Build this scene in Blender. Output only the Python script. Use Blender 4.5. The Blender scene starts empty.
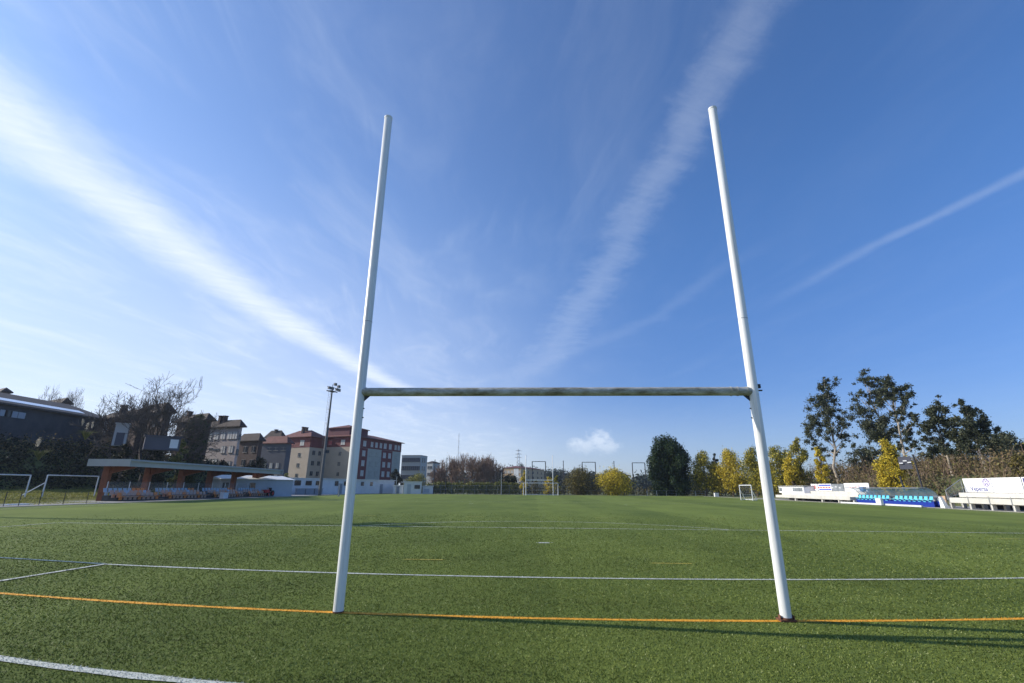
import bpy, math, random
import numpy as np
from mathutils import Vector, Matrix

random.seed(7)
RNG = np.random.default_rng(7)
SC = bpy.context.scene
COL = SC.collection
PI = math.pi
R = math.radians

# ------------------------------------------------------------------ camera model (measured from the photograph)
CAM = np.array([-0.287, -6.713, 1.546])
YAW, PIT, ROL, FPX = -0.04619, 0.29827, 0.00704, 474.21
W, H = 1024, 683


def ray(px, py):
    u = (px - W / 2) / FPX
    v = (H / 2 - py) / FPX
    s, c = math.sin(ROL), math.cos(ROL)
    u, v = u * c - v * s, u * s + v * c
    s, c = math.sin(PIT), math.cos(PIT)
    y, z, x = c - v * s, s + v * c, u
    s, c = math.sin(YAW), math.cos(YAW)
    return np.array([x * c + y * s, -x * s + y * c, z])


def gp(px, py, z=0.0):
    d = ray(px, py)
    return CAM + d * (z - CAM[2]) / d[2]


def onx(px, py, x):
    d = ray(px, py)
    return CAM + d * (x - CAM[0]) / d[0]


def ony(px, py, y):
    d = ray(px, py)
    return CAM + d * (y - CAM[1]) / d[1]


def pt(px, py, D):
    d = ray(px, py)
    return CAM + d * D / math.hypot(d[0], d[1])


# ------------------------------------------------------------------ materials
def new_mat(name):
    m = bpy.data.materials.new(name)
    m.use_nodes = True
    nt = m.node_tree
    return m, nt, nt.nodes['Principled BSDF']


def mat(name, col, rough=0.7, var=0.18, scale=2.0, metal=0.0, bump=0.0, spec=0.4, detail=5.0):
    m, nt, p = new_mat(name)
    tc = nt.nodes.new('ShaderNodeTexCoord')
    n = nt.nodes.new('ShaderNodeTexNoise')
    n.inputs['Scale'].default_value = scale
    n.inputs['Detail'].default_value = detail
    n.inputs['Roughness'].default_value = 0.65
    nt.links.new(tc.outputs['Object'], n.inputs['Vector'])
    r = nt.nodes.new('ShaderNodeValToRGB')
    r.color_ramp.elements[0].position = 0.3
    r.color_ramp.elements[1].position = 0.7
    r.color_ramp.elements[0].color = [max(0, c * (1 - var)) for c in col] + [1]
    r.color_ramp.elements[1].color = [min(1, c * (1 + var)) for c in col] + [1]
    nt.links.new(n.outputs['Fac'], r.inputs['Fac'])
    nt.links.new(r.outputs['Color'], p.inputs['Base Color'])
    p.inputs['Roughness'].default_value = rough
    p.inputs['Metallic'].default_value = metal
    p.inputs['Specular IOR Level'].default_value = spec
    if bump:
        b = nt.nodes.new('ShaderNodeBump')
        b.inputs['Strength'].default_value = bump
        b.inputs['Distance'].default_value = 0.02
        nt.links.new(n.outputs['Fac'], b.inputs['Height'])
        nt.links.new(b.outputs['Normal'], p.inputs['Normal'])
    return m


def leaf_mat(name, stops, trans=0.25, rough=0.6, spec=0.2):
    """colour differs from leaf to leaf"""
    m, nt, p = new_mat(name)
    g = nt.nodes.new('ShaderNodeNewGeometry')
    r = nt.nodes.new('ShaderNodeValToRGB')
    while len(r.color_ramp.elements) < len(stops):
        r.color_ramp.elements.new(0.5)
    for e, (ps, c) in zip(r.color_ramp.elements, stops):
        e.position = ps
        e.color = list(c) + [1]
    nt.links.new(g.outputs['Random Per Island'], r.inputs['Fac'])
    nt.links.new(r.outputs['Color'], p.inputs['Base Color'])
    p.inputs['Roughness'].default_value = rough
    p.inputs['Specular IOR Level'].default_value = spec
    t = nt.nodes.new('ShaderNodeBsdfTranslucent')
    nt.links.new(r.outputs['Color'], t.inputs['Color'])
    mx = nt.nodes.new('ShaderNodeMixShader')
    mx.inputs['Fac'].default_value = trans
    nt.links.new(p.outputs[0], mx.inputs[1])
    nt.links.new(t.outputs[0], mx.inputs[2])
    nt.links.new(mx.outputs[0], nt.nodes['Material Output'].inputs['Surface'])
    return m


M = {}
M['paint'] = mat('white_post_paint', (0.78, 0.79, 0.78), 0.38, 0.05, 6, spec=0.5)
pn_ = M['paint'].node_tree
mpn = pn_.nodes.new('ShaderNodeMapping')
mpn.inputs['Scale'].default_value = (14.0, 14.0, 0.5)
tn = [q for q in pn_.nodes if q.type == 'TEX_NOISE'][0]
pn_.links.new([q for q in pn_.nodes if q.type == 'TEX_COORD'][0].outputs['Object'], mpn.inputs['Vector'])
pn_.links.new(mpn.outputs[0], tn.inputs['Vector'])
tn.inputs['Scale'].default_value = 1.6
rp = [q for q in pn_.nodes if q.type == 'VALTORGB'][0]
rp.color_ramp.elements[0].color = (0.56, 0.56, 0.53, 1)
rp.color_ramp.elements[1].color = (0.79, 0.80, 0.79, 1)
rp.color_ramp.elements[0].position = 0.28
rp.color_ramp.elements[1].position = 0.52
M['rust'] = mat('rusty_steel', (0.15, 0.062, 0.036), 0.85, 0.4, 25, bump=0.3)
M['dark_steel'] = mat('dark_steel', (0.03, 0.032, 0.04), 0.5, 0.2, 8)
M['grey_steel'] = mat('galvanised_steel', (0.33, 0.35, 0.37), 0.5, 0.15, 8, metal=0.5)
M['mast_steel'] = mat('dull_mast_steel', (0.13, 0.135, 0.145), 0.6, 0.15, 3, metal=0.2)
M['goal_white'] = mat('goal_white', (0.72, 0.74, 0.76), 0.45, 0.08, 4)
M['concrete'] = mat('pale_concrete', (0.58, 0.56, 0.51), 0.85, 0.14, 1.2, bump=0.2)
M['path'] = mat('path_concrete', (0.30, 0.29, 0.27), 0.9, 0.2, 0.9, bump=0.2)
M['white_wall'] = mat('white_render', (0.66, 0.67, 0.68), 0.85, 0.08, 0.7)
M['grey_block'] = mat('blue_grey_panel', (0.24, 0.27, 0.31), 0.8, 0.12, 0.8)
M['cabin'] = mat('blue_grey_sheet_wall', (0.42, 0.46, 0.50), 0.6, 0.1, 0.6)
M['sheet_roof'] = mat('pale_sheet_roof', (0.70, 0.71, 0.70), 0.5, 0.1, 0.8)
M['fascia'] = mat('blue_grey_fascia', (0.42, 0.42, 0.385), 0.5, 0.08, 0.7)
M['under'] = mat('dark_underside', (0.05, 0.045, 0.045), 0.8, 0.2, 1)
M['pillar'] = mat('brown_laminated_timber', (0.20, 0.066, 0.03), 0.6, 0.25, 3)
M['seat_blue'] = mat('pale_blue_plastic', (0.36, 0.50, 0.62), 0.4, 0.08, 4)
M['seat_orange'] = mat('orange_plastic', (0.72, 0.25, 0.06), 0.4, 0.08, 4)
M['seat_white'] = mat('pinkish_white_plastic', (0.50, 0.34, 0.26), 0.4, 0.08, 4)
M['seat_cyan'] = mat('cyan_plastic', (0.14, 0.58, 0.78), 0.35, 0.06, 4)
M['deep_blue'] = mat('deep_blue_panel', (0.012, 0.035, 0.28), 0.4, 0.1, 3)
M['red_paint'] = mat('red_machine_paint', (0.5, 0.02, 0.03), 0.35, 0.1, 4)
M['rubber'] = mat('black_rubber', (0.015, 0.015, 0.015), 0.8, 0.2, 6)
M['board'] = mat('white_banner', (0.80, 0.80, 0.80), 0.55, 0.03, 2)
M['board_grey'] = mat('grey_banner', (0.20, 0.22, 0.24), 0.55, 0.4, 1.5)
M['print_blue'] = mat('blue_print', (0.05, 0.08, 0.48), 0.55, 0.05, 2)
M['print_navy'] = mat('navy_print', (0.05, 0.06, 0.22), 0.55, 0.05, 2)
M['print_red'] = mat('red_print', (0.55, 0.10, 0.09), 0.55, 0.1, 2)
M['print_pink'] = mat('faded_red_print', (0.70, 0.45, 0.44), 0.55, 0.1, 2)
M['print_grey'] = mat('faded_grey_print', (0.50, 0.51, 0.53), 0.55, 0.1, 2)
M['terrace'] = mat('dark_terrace_concrete', (0.06, 0.06, 0.062), 0.9, 0.3, 1.0)
M['tan'] = mat('tan_boards', (0.55, 0.38, 0.24), 0.8, 0.15, 1.5)
M['bark'] = mat('grey_brown_bark', (0.14, 0.11, 0.085), 0.9, 0.3, 4, bump=0.5)
M['euc_bark'] = mat('pale_eucalyptus_bark', (0.36, 0.31, 0.25), 0.8, 0.4, 2, bump=0.3)
M['bare_bark'] = mat('bare_twig_bark', (0.085, 0.07, 0.06), 0.9, 0.3, 3)
M['red_twig'] = mat('reddish_twig_bark', (0.24, 0.165, 0.12), 0.9, 0.35, 1.0)
M['brown_tile'] = mat('brown_roof_tile', (0.042, 0.028, 0.026), 0.85, 0.25, 1.2, bump=0.3)
M['red_tile'] = mat('red_brown_roof_tile', (0.14, 0.05, 0.042), 0.8, 0.25, 1.0, bump=0.3)
M['shed_roof'] = mat('brown_grey_sheet', (0.085, 0.07, 0.06), 0.7, 0.15, 0.7)
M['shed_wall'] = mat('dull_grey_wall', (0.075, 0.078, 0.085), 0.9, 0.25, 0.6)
M['beige'] = mat('beige_render', (0.44, 0.36, 0.28), 0.85, 0.08, 0.4)
M['pinkish'] = mat('weathered_pinkish_render', (0.40, 0.335, 0.31), 0.9, 0.16, 0.35)
M['greygreen'] = mat('grey_green_render', (0.38, 0.39, 0.35), 0.85, 0.1, 0.5)
M['maroon'] = mat('maroon_panel', (0.15, 0.030, 0.032), 0.7, 0.12, 0.6)
M['maroon_dark'] = mat('dark_maroon_panel', (0.12, 0.03, 0.04), 0.7, 0.12, 0.6)
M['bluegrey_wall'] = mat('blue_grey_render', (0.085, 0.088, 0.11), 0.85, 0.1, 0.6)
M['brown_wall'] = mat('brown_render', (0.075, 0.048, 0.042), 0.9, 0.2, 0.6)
M['grey_wall'] = mat('light_grey_render', (0.42, 0.42, 0.42), 0.85, 0.08, 0.5)
M['yellow_wall'] = mat('ochre_render', (0.55, 0.38, 0.22), 0.85, 0.08, 0.4)
M['shutter'] = mat('pale_shutter', (0.52, 0.50, 0.47), 0.6, 0.12, 0.5)
M['bright_metal'] = mat('bright_sheet_metal', (0.85, 0.86, 0.87), 0.28, 0.03, 1.0, metal=1.0)
M['tan_soil'] = mat('dry_soil', (0.26, 0.21, 0.14), 0.95, 0.3, 0.5)
m, nt, p = new_mat('window_glass')
p.inputs['Base Color'].default_value = (0.03, 0.035, 0.045, 1)
p.inputs['Roughness'].default_value = 0.12
M['glass'] = m
M['sill'] = mat('dull_sill_render', (0.30, 0.28, 0.26), 0.8, 0.1, 1.0)
m, nt, p = new_mat('clear_screen')
p.inputs['Base Color'].default_value = (0.55, 0.62, 0.66, 1)
p.inputs['Roughness'].default_value = 0.1
p.inputs['Alpha'].default_value = 0.07
M['screen'] = m
m, nt, p = new_mat('smoked_polycarbonate')
p.inputs['Base Color'].default_value = (0.42, 0.52, 0.62, 1)
p.inputs['Roughness'].default_value = 0.2
p.inputs['Alpha'].default_value = 0.55
M['poly'] = m

# weathered crossbar: lichen and dirt blotches along the tube
m, nt, p = new_mat('weathered_crossbar')
tc = nt.nodes.new('ShaderNodeTexCoord')
mp = nt.nodes.new('ShaderNodeMapping')
mp.inputs['Scale'].default_value = (1.0, 3.0, 3.0)
nt.links.new(tc.outputs['Object'], mp.inputs['Vector'])
n = nt.nodes.new('ShaderNodeTexNoise')
n.inputs['Scale'].default_value = 4.0
n.inputs['Detail'].default_value = 9
n.inputs['Roughness'].default_value = 0.75
nt.links.new(mp.outputs[0], n.inputs['Vector'])
r = nt.nodes.new('ShaderNodeValToRGB')
r.color_ramp.elements[0].position = 0.32
r.color_ramp.elements[0].color = (0.10, 0.085, 0.05, 1)
r.color_ramp.elements[1].position = 0.66
r.color_ramp.elements[1].color = (0.55, 0.56, 0.55, 1)
e = r.color_ramp.elements.new(0.47)
e.color = (0.30, 0.29, 0.23, 1)
nt.links.new(n.outputs['Fac'], r.inputs['Fac'])
nt.links.new(r.outputs['Color'], p.inputs['Base Color'])
p.inputs['Roughness'].default_value = 0.6
M['crossbar'] = m

L = {}
L['conifer'] = leaf_mat('conifer_leaf', [(0, (0.010, 0.022, 0.010)), (0.6, (0.026, 0.052, 0.018)), (1, (0.065, 0.095, 0.028))], 0.1)
L['euc'] = leaf_mat('eucalyptus_leaf', [(0, (0.03, 0.042, 0.026)), (0.6, (0.075, 0.09, 0.05)), (1, (0.17, 0.17, 0.10))], 0.3)
L['mimosa'] = leaf_mat('mimosa_blossom', [(0, (0.06, 0.075, 0.02)), (0.2, (0.16, 0.15, 0.025)), (0.4, (0.60, 0.46, 0.045)), (1, (0.82, 0.66, 0.08))], 0.35)
L['mimosa_green'] = leaf_mat('mimosa_half_bloom', [(0, (0.07, 0.09, 0.03)), (0.45, (0.16, 0.17, 0.04)), (0.62, (0.42, 0.36, 0.045)), (1, (0.66, 0.54, 0.07))], 0.35)
L['mimosa_dull'] = leaf_mat('olive_leaf', [(0, (0.05, 0.06, 0.025)), (0.5, (0.13, 0.11, 0.045)), (0.85, (0.22, 0.18, 0.06)), (1, (0.34, 0.27, 0.06))], 0.3)
L['green'] = leaf_mat('green_leaf', [(0, (0.015, 0.03, 0.012)), (0.6, (0.04, 0.065, 0.02)), (1, (0.10, 0.12, 0.035))], 0.2)
L['dark'] = leaf_mat('dark_leaf', [(0, (0.008, 0.014, 0.008)), (0.7, (0.02, 0.03, 0.014)), (1, (0.06, 0.055, 0.025))], 0.15)
L['ivy'] = leaf_mat('ivy_leaf', [(0, (0.09, 0.11, 0.03)), (0.5, (0.20, 0.21, 0.06)), (1, (0.36, 0.33, 0.12))], 0.3)
L['brush'] = leaf_mat('dry_brush_leaf', [(0, (0.08, 0.075, 0.03)), (0.4, (0.17, 0.13, 0.06)), (0.8, (0.25, 0.18, 0.09)), (1, (0.21, 0.21, 0.06))], 0.25)
L['scrub'] = leaf_mat('scrub_leaf', [(0, (0.03, 0.035, 0.015)), (0.5, (0.075, 0.07, 0.03)), (1, (0.13, 0.11, 0.05))], 0.2)
L['far'] = leaf_mat('far_tree_leaf', [(0, (0.012, 0.022, 0.016)), (1, (0.04, 0.055, 0.032))], 0.1)
L['pampas'] = leaf_mat('pampas_plume', [(0, (0.35, 0.30, 0.22)), (1, (0.6, 0.55, 0.45))], 0.3)


# ------------------------------------------------------------------ mesh helpers
class MB:
    def __init__(self):
        self.v, self.f, self.mi = [], [], []

    def add(self, vs, fs, mi=0):
        o = len(self.v)
        self.v += [tuple(map(float, q)) for q in vs]
        self.f += [tuple(i + o for i in f) for f in fs]
        self.mi += [mi] * len(fs)
        return self

    def box(self, c, s, ux=None, mi=0):
        """axis box; ux = horizontal direction of its x side"""
        c = Vector(c)
        ux = Vector((1, 0, 0)) if ux is None else Vector((ux[0], ux[1], 0)).normalized()
        uy = Vector((-ux.y, ux.x, 0))
        uz = Vector((0, 0, 1))
        vs = [c + ux * (i * s[0] / 2) + uy * (j * s[1] / 2) + uz * (k * s[2] / 2) for i in (-1, 1) for j in (-1, 1) for k in (-1, 1)]
        return self.add(vs, [(0, 1, 3, 2), (4, 6, 7, 5), (0, 4, 5, 1), (2, 3, 7, 6), (0, 2, 6, 4), (1, 5, 7, 3)], mi)

    def prism(self, poly, z0, z1, mi=0):
        n = len(poly)
        vs = [(x, y, z0) for x, y in poly] + [(x, y, z1) for x, y in poly]
        fs = [tuple(reversed(range(n))), tuple(range(n, 2 * n))] + [(i, (i + 1) % n, n + (i + 1) % n, n + i) for i in range(n)]
        return self.add(vs, fs, mi)

    def extrude(self, prof, a, b, mi=0):
        """closed profile of (x,z), extruded along y from a to b"""
        n = len(prof)
        vs = [(x, a, z) for x, z in prof] + [(x, b, z) for x, z in prof]
        fs = [tuple(range(n)), tuple(reversed(range(n, 2 * n)))] + [(i, n + i, n + (i + 1) % n, (i + 1) % n) for i in range(n)]
        return self.add(vs, fs, mi)

    def tube(self, pts, rad, n=8, cap=True, mi=0):
        pts = [Vector(q) for q in pts]
        if not hasattr(rad, '__len__'):
            rad = [rad] * len(pts)
        vs, fs = [], []
        for i, q in enumerate(pts):
            t = (pts[min(i + 1, len(pts) - 1)] - pts[max(i - 1, 0)]).normalized()
            a = t.orthogonal() if abs(t.z) > 0.95 else t.cross(Vector((0, 0, 1)))
            if abs(t.z) > 0.95:
                a = Vector((0, 1, 0)).cross(t)
            a.normalize()
            b = t.cross(a)
            for k in range(n):
                w = 2 * PI * k / n
                vs.append(q + (a * math.cos(w) + b * math.sin(w)) * rad[i])
        for i in range(len(pts) - 1):
            for k in range(n):
                fs.append((i * n + k, i * n + (k + 1) % n, (i + 1) * n + (k + 1) % n, (i + 1) * n + k))
        if cap:
            fs.append(tuple(reversed(range(n))))
            fs.append(tuple(range((len(pts) - 1) * n, len(pts) * n)))
        return self.add(vs, fs, mi)

    def build(self, name, mats, parent=None, smooth=False, bevel=0.0, origin=None):
        v = np.array(self.v, float)
        if parent is not None:
            org = world_loc(parent) if origin is None else np.array(origin, float)
        elif origin is not None:
            org = np.array(origin, float)
        else:
            org = np.array([(v[:, 0].min() + v[:, 0].max()) / 2, (v[:, 1].min() + v[:, 1].max()) / 2, v[:, 2].min()])
        me = bpy.data.meshes.new(name)
        me.from_pydata((v - org).tolist(), [], self.f)
        for mm in (mats if isinstance(mats, (list, tuple)) else [mats]):
            me.materials.append(mm)
        me.polygons.foreach_set('material_index', self.mi)
        if smooth:
            me.polygons.foreach_set('use_smooth', [True] * len(self.f))
        me.update()
        o = bpy.data.objects.new(name, me)
        COL.objects.link(o)
        if parent is not None:
            o.parent = parent
            o.location = org - world_loc(parent)
        else:
            o.location = org
        if bevel:
            b = o.modifiers.new('bevel', 'BEVEL')
            b.width = bevel
            b.segments = 2
            b.limit_method = 'ANGLE'
        if smooth:
            sm = o.modifiers.new('split', 'EDGE_SPLIT')
            sm.split_angle = R(40)
        return o


def world_loc(o):
    q = np.array(o.location, float)
    while o.parent is not None:
        o = o.parent
        q = q + np.array(o.location, float)
    return q


def np_mesh(name, v, f, mats, parent=None, origin=None, mi=None):
    """fast mesh from arrays; f is (n,3) or (n,4)"""
    if parent is not None:
        org = world_loc(parent)
    elif origin is not None:
        org = np.array(origin, float)
    else:
        org = np.array([v[:, 0].mean(), v[:, 1].mean(), v[:, 2].min()])
    v = (v - org).astype(np.float32)
    k = f.shape[1]
    me = bpy.data.meshes.new(name)
    me.vertices.add(len(v))
    me.vertices.foreach_set('co', v.ravel())
    me.loops.add(f.size)
    me.loops.foreach_set('vertex_index', f.ravel().astype(np.int32))
    me.polygons.add(len(f))
    me.polygons.foreach_set('loop_start', np.arange(0, f.size, k, dtype=np.int32))
    for mm in (mats if isinstance(mats, (list, tuple)) else [mats]):
        me.materials.append(mm)
    if mi is not None:
        me.polygons.foreach_set('material_index', mi.astype(np.int32))
    me.update(calc_edges=True)
    o = bpy.data.objects.new(name, me)
    COL.objects.link(o)
    if parent is not None:
        o.parent = parent
    else:
        o.location = org
    return o


def tag(o, label=None, cat=None, group=None, kind=None):
    if label:
        o['label'] = label
    if cat:
        o['category'] = cat
    if group:
        o['group'] = group
    if kind:
        o['kind'] = kind
    return o


def thing(name, label, cat, loc, group=None):
    o = bpy.data.objects.new(name, None)
    o.empty_display_size = 0.3
    COL.objects.link(o)
    o.location = [float(q) for q in loc]
    return tag(o, label, cat, group)


def copy_part(src, parent, loc=None, rz=None):
    c = src.copy()
    COL.objects.link(c)
    c.parent = parent
    if loc is not None:
        c.location = [float(q) for q in loc]
    if rz is not None:
        c.rotation_euler = (0, 0, rz)
    return c


# ------------------------------------------------------------------ sun and sky
SUN_EL = R(28.0)
SUN_AZ = math.atan2(-math.cos(R(6.5)), math.sin(R(6.5)))          # compass angle from +y towards +x
sun_dir = Vector((math.sin(SUN_AZ) * math.cos(SUN_EL), math.cos(SUN_AZ) * math.cos(SUN_EL), math.sin(SUN_EL)))
sl = bpy.data.lights.new('sun', 'SUN')
sl.energy = 4.6
sl.angle = R(0.53)
sl.color = (1.0, 0.93, 0.82)
so = bpy.data.objects.new('sun', sl)
so.rotation_euler = (-sun_dir).to_track_quat('-Z', 'Y').to_euler()
so.location = (-60, 0, 60)
COL.objects.link(so)

world = bpy.data.worlds.new('World')
SC.world = world
world.use_nodes = True
wt = world.node_tree
wt.nodes.clear()


class NT:
    """small node-expression helper for the world shader"""

    def __init__(self, nt):
        self.nt = nt

    def put(self, inp, val):
        if hasattr(val, 'is_output') or isinstance(val, bpy.types.NodeSocket):
            self.nt.links.new(val, inp)
        else:
            inp.default_value = val

    def m(self, op, a, b=0.0, c=0.0, clamp=False):
        n = self.nt.nodes.new('ShaderNodeMath')
        n.operation = op
        n.use_clamp = clamp
        for i, q in enumerate((a, b, c)):
            self.put(n.inputs[i], q)
        return n.outputs[0]

    def noise(self, vec, scale, detail=4.0, rough=0.6, distort=0.0):
        n = self.nt.nodes.new('ShaderNodeTexNoise')
        n.inputs['Scale'].default_value = scale
        n.inputs['Detail'].default_value = detail
        n.inputs['Roughness'].default_value = rough
        n.inputs['Distortion'].default_value = distort
        self.nt.links.new(vec, n.inputs['Vector'])
        return n.outputs['Fac']

    def xyz(self, x, y, z):
        n = self.nt.nodes.new('ShaderNodeCombineXYZ')
        for i, q in enumerate((x, y, z)):
            self.put(n.inputs[i], q)
        return n.outputs[0]

    def smooth(self, x, a, b, lo=0.0, hi=1.0):
        n = self.nt.nodes.new('ShaderNodeMapRange')
        n.interpolation_type = 'SMOOTHSTEP'
        for i, q in zip((0, 1, 2, 3, 4), (x, a, b, lo, hi)):
            self.put(n.inputs[i], q)
        return n.outputs[0]


N = NT(wt)
sky = wt.nodes.new('ShaderNodeTexSky')
sky.sky_type = 'NISHITA'
sky.sun_disc = False
sky.sun_elevation = SUN_EL
sky.sun_rotation = SUN_AZ
sky.altitude = 50
sky.air_density = 1.0
sky.dust_density = 0.6
sky.ozone_density = 2.5
tcw = wt.nodes.new('ShaderNodeTexCoord')
sep = wt.nodes.new('ShaderNodeSeparateXYZ')
wt.links.new(tcw.outputs['Generated'], sep.inputs[0])
dx, dy, dz = sep.outputs[0], sep.outputs[1], sep.outputs[2]
zz = N.m('MAXIMUM', dz, 0.03)
cxp = N.m('DIVIDE', dx, zz)          # where the view ray meets the layer of high cloud
cyp = N.m('DIVIDE', dy, zz)
base = N.xyz(cxp, cyp, 0.0)


def contrail(ax, ay, bx, by, w0, w1, bend, u_in, u_out, dens, streak, seed, edge=1.0):
    """a spread-out vapour trail lying in the cloud layer: straight band with ribbed, frayed texture"""
    ln = math.hypot(bx - ax, by - ay)
    tx, ty = (bx - ax) / ln, (by - ay) / ln
    px_ = N.m('SUBTRACT', cxp, ax)
    py_ = N.m('SUBTRACT', cyp, ay)
    u = N.m('ADD', N.m('MULTIPLY', px_, tx), N.m('MULTIPLY', py_, ty))
    v = N.m('ADD', N.m('MULTIPLY', px_, -ty), N.m('MULTIPLY', py_, tx))
    un = N.m('DIVIDE', u, ln)
    par = N.m('MULTIPLY', N.m('MULTIPLY', un, N.m('SUBTRACT', 1.0, un)), 4 * bend)
    wob = N.m('MULTIPLY', N.m('SUBTRACT', N.noise(N.xyz(u, seed, 0.0), 1.4, 2.0), 0.5), 0.12 * edge)
    v = N.m('SUBTRACT', N.m('SUBTRACT', v, par), wob)
    w = N.smooth(un, 0.0, 1.0, w0, w1)
    d = N.m('DIVIDE', N.m('ABSOLUTE', v), w)
    rag = N.noise(N.xyz(N.m('MULTIPLY', u, 5.0 * streak), N.m('MULTIPLY', v, 3.0), seed), 2.2, 6.0, 0.7, 0.3)
    fine = N.noise(N.xyz(N.m('ADD', N.m('MULTIPLY', u, 14.0 * streak), N.m('MULTIPLY', v, 4.0)), N.m('MULTIPLY', v, 2.0), seed + 3), 2.0, 5.0, 0.7, 0.8)
    d = N.m('SUBTRACT', N.m('ADD', d, N.m('MULTIPLY', N.m('SUBTRACT', rag, 0.5), -1.0 * edge)), 0.0)
    core = N.smooth(d, 0.0, 1.15, 1.0, 0.0)
    core = N.m('MULTIPLY', core, N.smooth(u, u_in[0], u_in[1]))
    core = N.m('MULTIPLY', core, N.smooth(u, u_out[0], u_out[1], 1.0, 0.0))
    tex = N.smooth(fine, 0.25, 0.75, 0.70, 1.0)
    return N.m('MULTIPLY', N.m('MULTIPLY', core, tex), dens)


trails = [
    contrail(-1.507, 1.032, -1.447, 4.649, 0.25, 0.20, 0.11, (-2.0, -0.6), (3.2, 5.4), 0.82, 0.45, 2.0, 0.75),
    contrail(0.501, 0.778, -0.084, 4.763, 0.085, 0.26, -0.04, (-1.6, 0.4), (2.2, 4.2), 0.145, 0.9, 11.0, 1.8),
    contrail(1.613, 1.396, 1.305, 2.739, 0.045, 0.075, 0.03, (-1.0, -0.2), (0.2, 1.5), 0.125, 0.6, 23.0, 0.9),
    contrail(1.05, 1.6, -0.9, 4.9, 0.07, 0.20, -0.35, (0.0, 0.8), (3.2, 4.6), 0.05, 0.8, 31.0, 1.4),
]
# thin high veil, streaky, denser towards the left and overhead
warp = N.noise(base, 0.7, 3.0, 0.6)
vs_ = N.xyz(N.m('ADD', N.m('MULTIPLY', cxp, 1.6), warp), N.m('ADD', N.m('MULTIPLY', cyp, 0.55), N.m('MULTIPLY', warp, 0.6)), 4.0)
veil = N.smooth(N.noise(vs_, 1.7, 7.0, 0.62, 0.4), 0.42, 0.80)
veil = N.m('MULTIPLY', veil, N.smooth(cxp, -2.4, 0.85, 1.0, 0.06))
veil = N.m('ADD', N.m('MULTIPLY', veil, 0.36), N.smooth(cxp, -1.6, 0.8, 0.14, 0.0))
fib = N.xyz(N.m('ADD', N.m('MULTIPLY', cxp, 9.0), N.m('MULTIPLY', cyp, 2.0)), N.m('MULTIPLY', cyp, 1.2), 9.0)
fibs = N.m('MULTIPLY', N.smooth(N.noise(fib, 1.0, 5.0, 0.6, 0.5), 0.48, 0.8), N.smooth(N.noise(base, 1.1, 2.0), 0.42, 0.62))
fibs = N.m('MULTIPLY', N.m('MULTIPLY', fibs, N.smooth(cxp, -1.6, 0.9, 1.0, 0.1)), 0.20)
# haze of thin cloud in the part of the sky towards the sun, and near the horizon
az_left = N.smooth(dx, 0.35, -0.85)
low = N.smooth(dz, 0.62, 0.02)
glow = N.m('MULTIPLY', N.m('MULTIPLY', az_left, low), 0.58)
hor = N.m('MULTIPLY', N.smooth(dz, 0.20, 0.0), N.smooth(dx, 0.75, -0.3, 0.10, 0.40))
inv = None
for q in trails + [veil, fibs, glow, hor]:
    o_ = N.m('SUBTRACT', 1.0, q)
    inv = o_ if inv is None else N.m('MULTIPLY', inv, o_)
# one small far-off cumulus low over the trees
cd = ray(594, 443)
cd = cd / np.linalg.norm(cd)
caz = math.atan2(cd[0], cd[1])
az = N.m('ARCTAN2', dx, dy)
elv = N.m('ARCSINE', dz)
a1 = N.m('SUBTRACT', az, caz)
e1 = N.m('SUBTRACT', elv, math.asin(cd[2]))
cn = N.noise(N.xyz(N.m('MULTIPLY', a1, 55.0), N.m('MULTIPLY', e1, 70.0), 3.3), 1.0, 5.0, 0.6)


def puff(a0, e0, ra, re):
    q1 = N.m('DIVIDE', N.m('SUBTRACT', a1, a0), ra)
    q2 = N.m('DIVIDE', N.m('SUBTRACT', e1, e0), re)
    return N.m('SQRT', N.m('ADD', N.m('MULTIPLY', q1, q1), N.m('MULTIPLY', q2, q2)))


pf = N.m('MINIMUM', puff(-0.020, -0.006, 0.036, 0.016), N.m('MINIMUM', puff(0.008, 0.006, 0.028, 0.020), puff(0.020, -0.010, 0.036, 0.014)))
pf = N.m('ADD', pf, N.m('MULTIPLY', N.m('SUBTRACT', cn, 0.5), 2.2))
cum = N.m('MULTIPLY', N.m('MULTIPLY', N.smooth(pf, 0.2, 1.25, 1.0, 0.0), N.smooth(e1, -0.026, 0.004, 0.35, 1.0)), 0.55)
inv = N.m('MULTIPLY', inv, N.m('SUBTRACT', 1.0, cum))
cloud_fac = N.m('SUBTRACT', 1.0, inv, clamp=True)
tint = wt.nodes.new('ShaderNodeMix')
tint.data_type = 'RGBA'
tint.blend_type = 'MULTIPLY'
tint.inputs['Factor'].default_value = 1.0
wt.links.new(sky.outputs[0], tint.inputs['A'])
# balance of the sky colour: a touch deeper towards the horizon, as on a dry winter day
bal = wt.nodes.new('ShaderNodeMix')
bal.data_type = 'RGBA'
wt.links.new(N.smooth(dz, 0.55, 0.02), bal.inputs['Factor'])
bal.inputs['A'].default_value = (0.62, 0.93, 1.32, 1)
bal.inputs['B'].default_value = (0.50, 0.63, 0.98, 1)
wt.links.new(bal.outputs['Result'], tint.inputs['B'])
mixc = wt.nodes.new('ShaderNodeMix')
mixc.data_type = 'RGBA'
wt.links.new(cloud_fac, mixc.inputs['Factor'])
wt.links.new(tint.outputs['Result'], mixc.inputs['A'])
mixc.inputs['B'].default_value = (6.6, 7.2, 8.0, 1)
bg = wt.nodes.new('ShaderNodeBackground')
bg.inputs['Strength'].default_value = 0.125
wt.links.new(mixc.outputs['Result'], bg.inputs['Color'])
wo = wt.nodes.new('ShaderNodeOutputWorld')
wt.links.new(bg.outputs[0], wo.inputs['Surface'])


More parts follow.
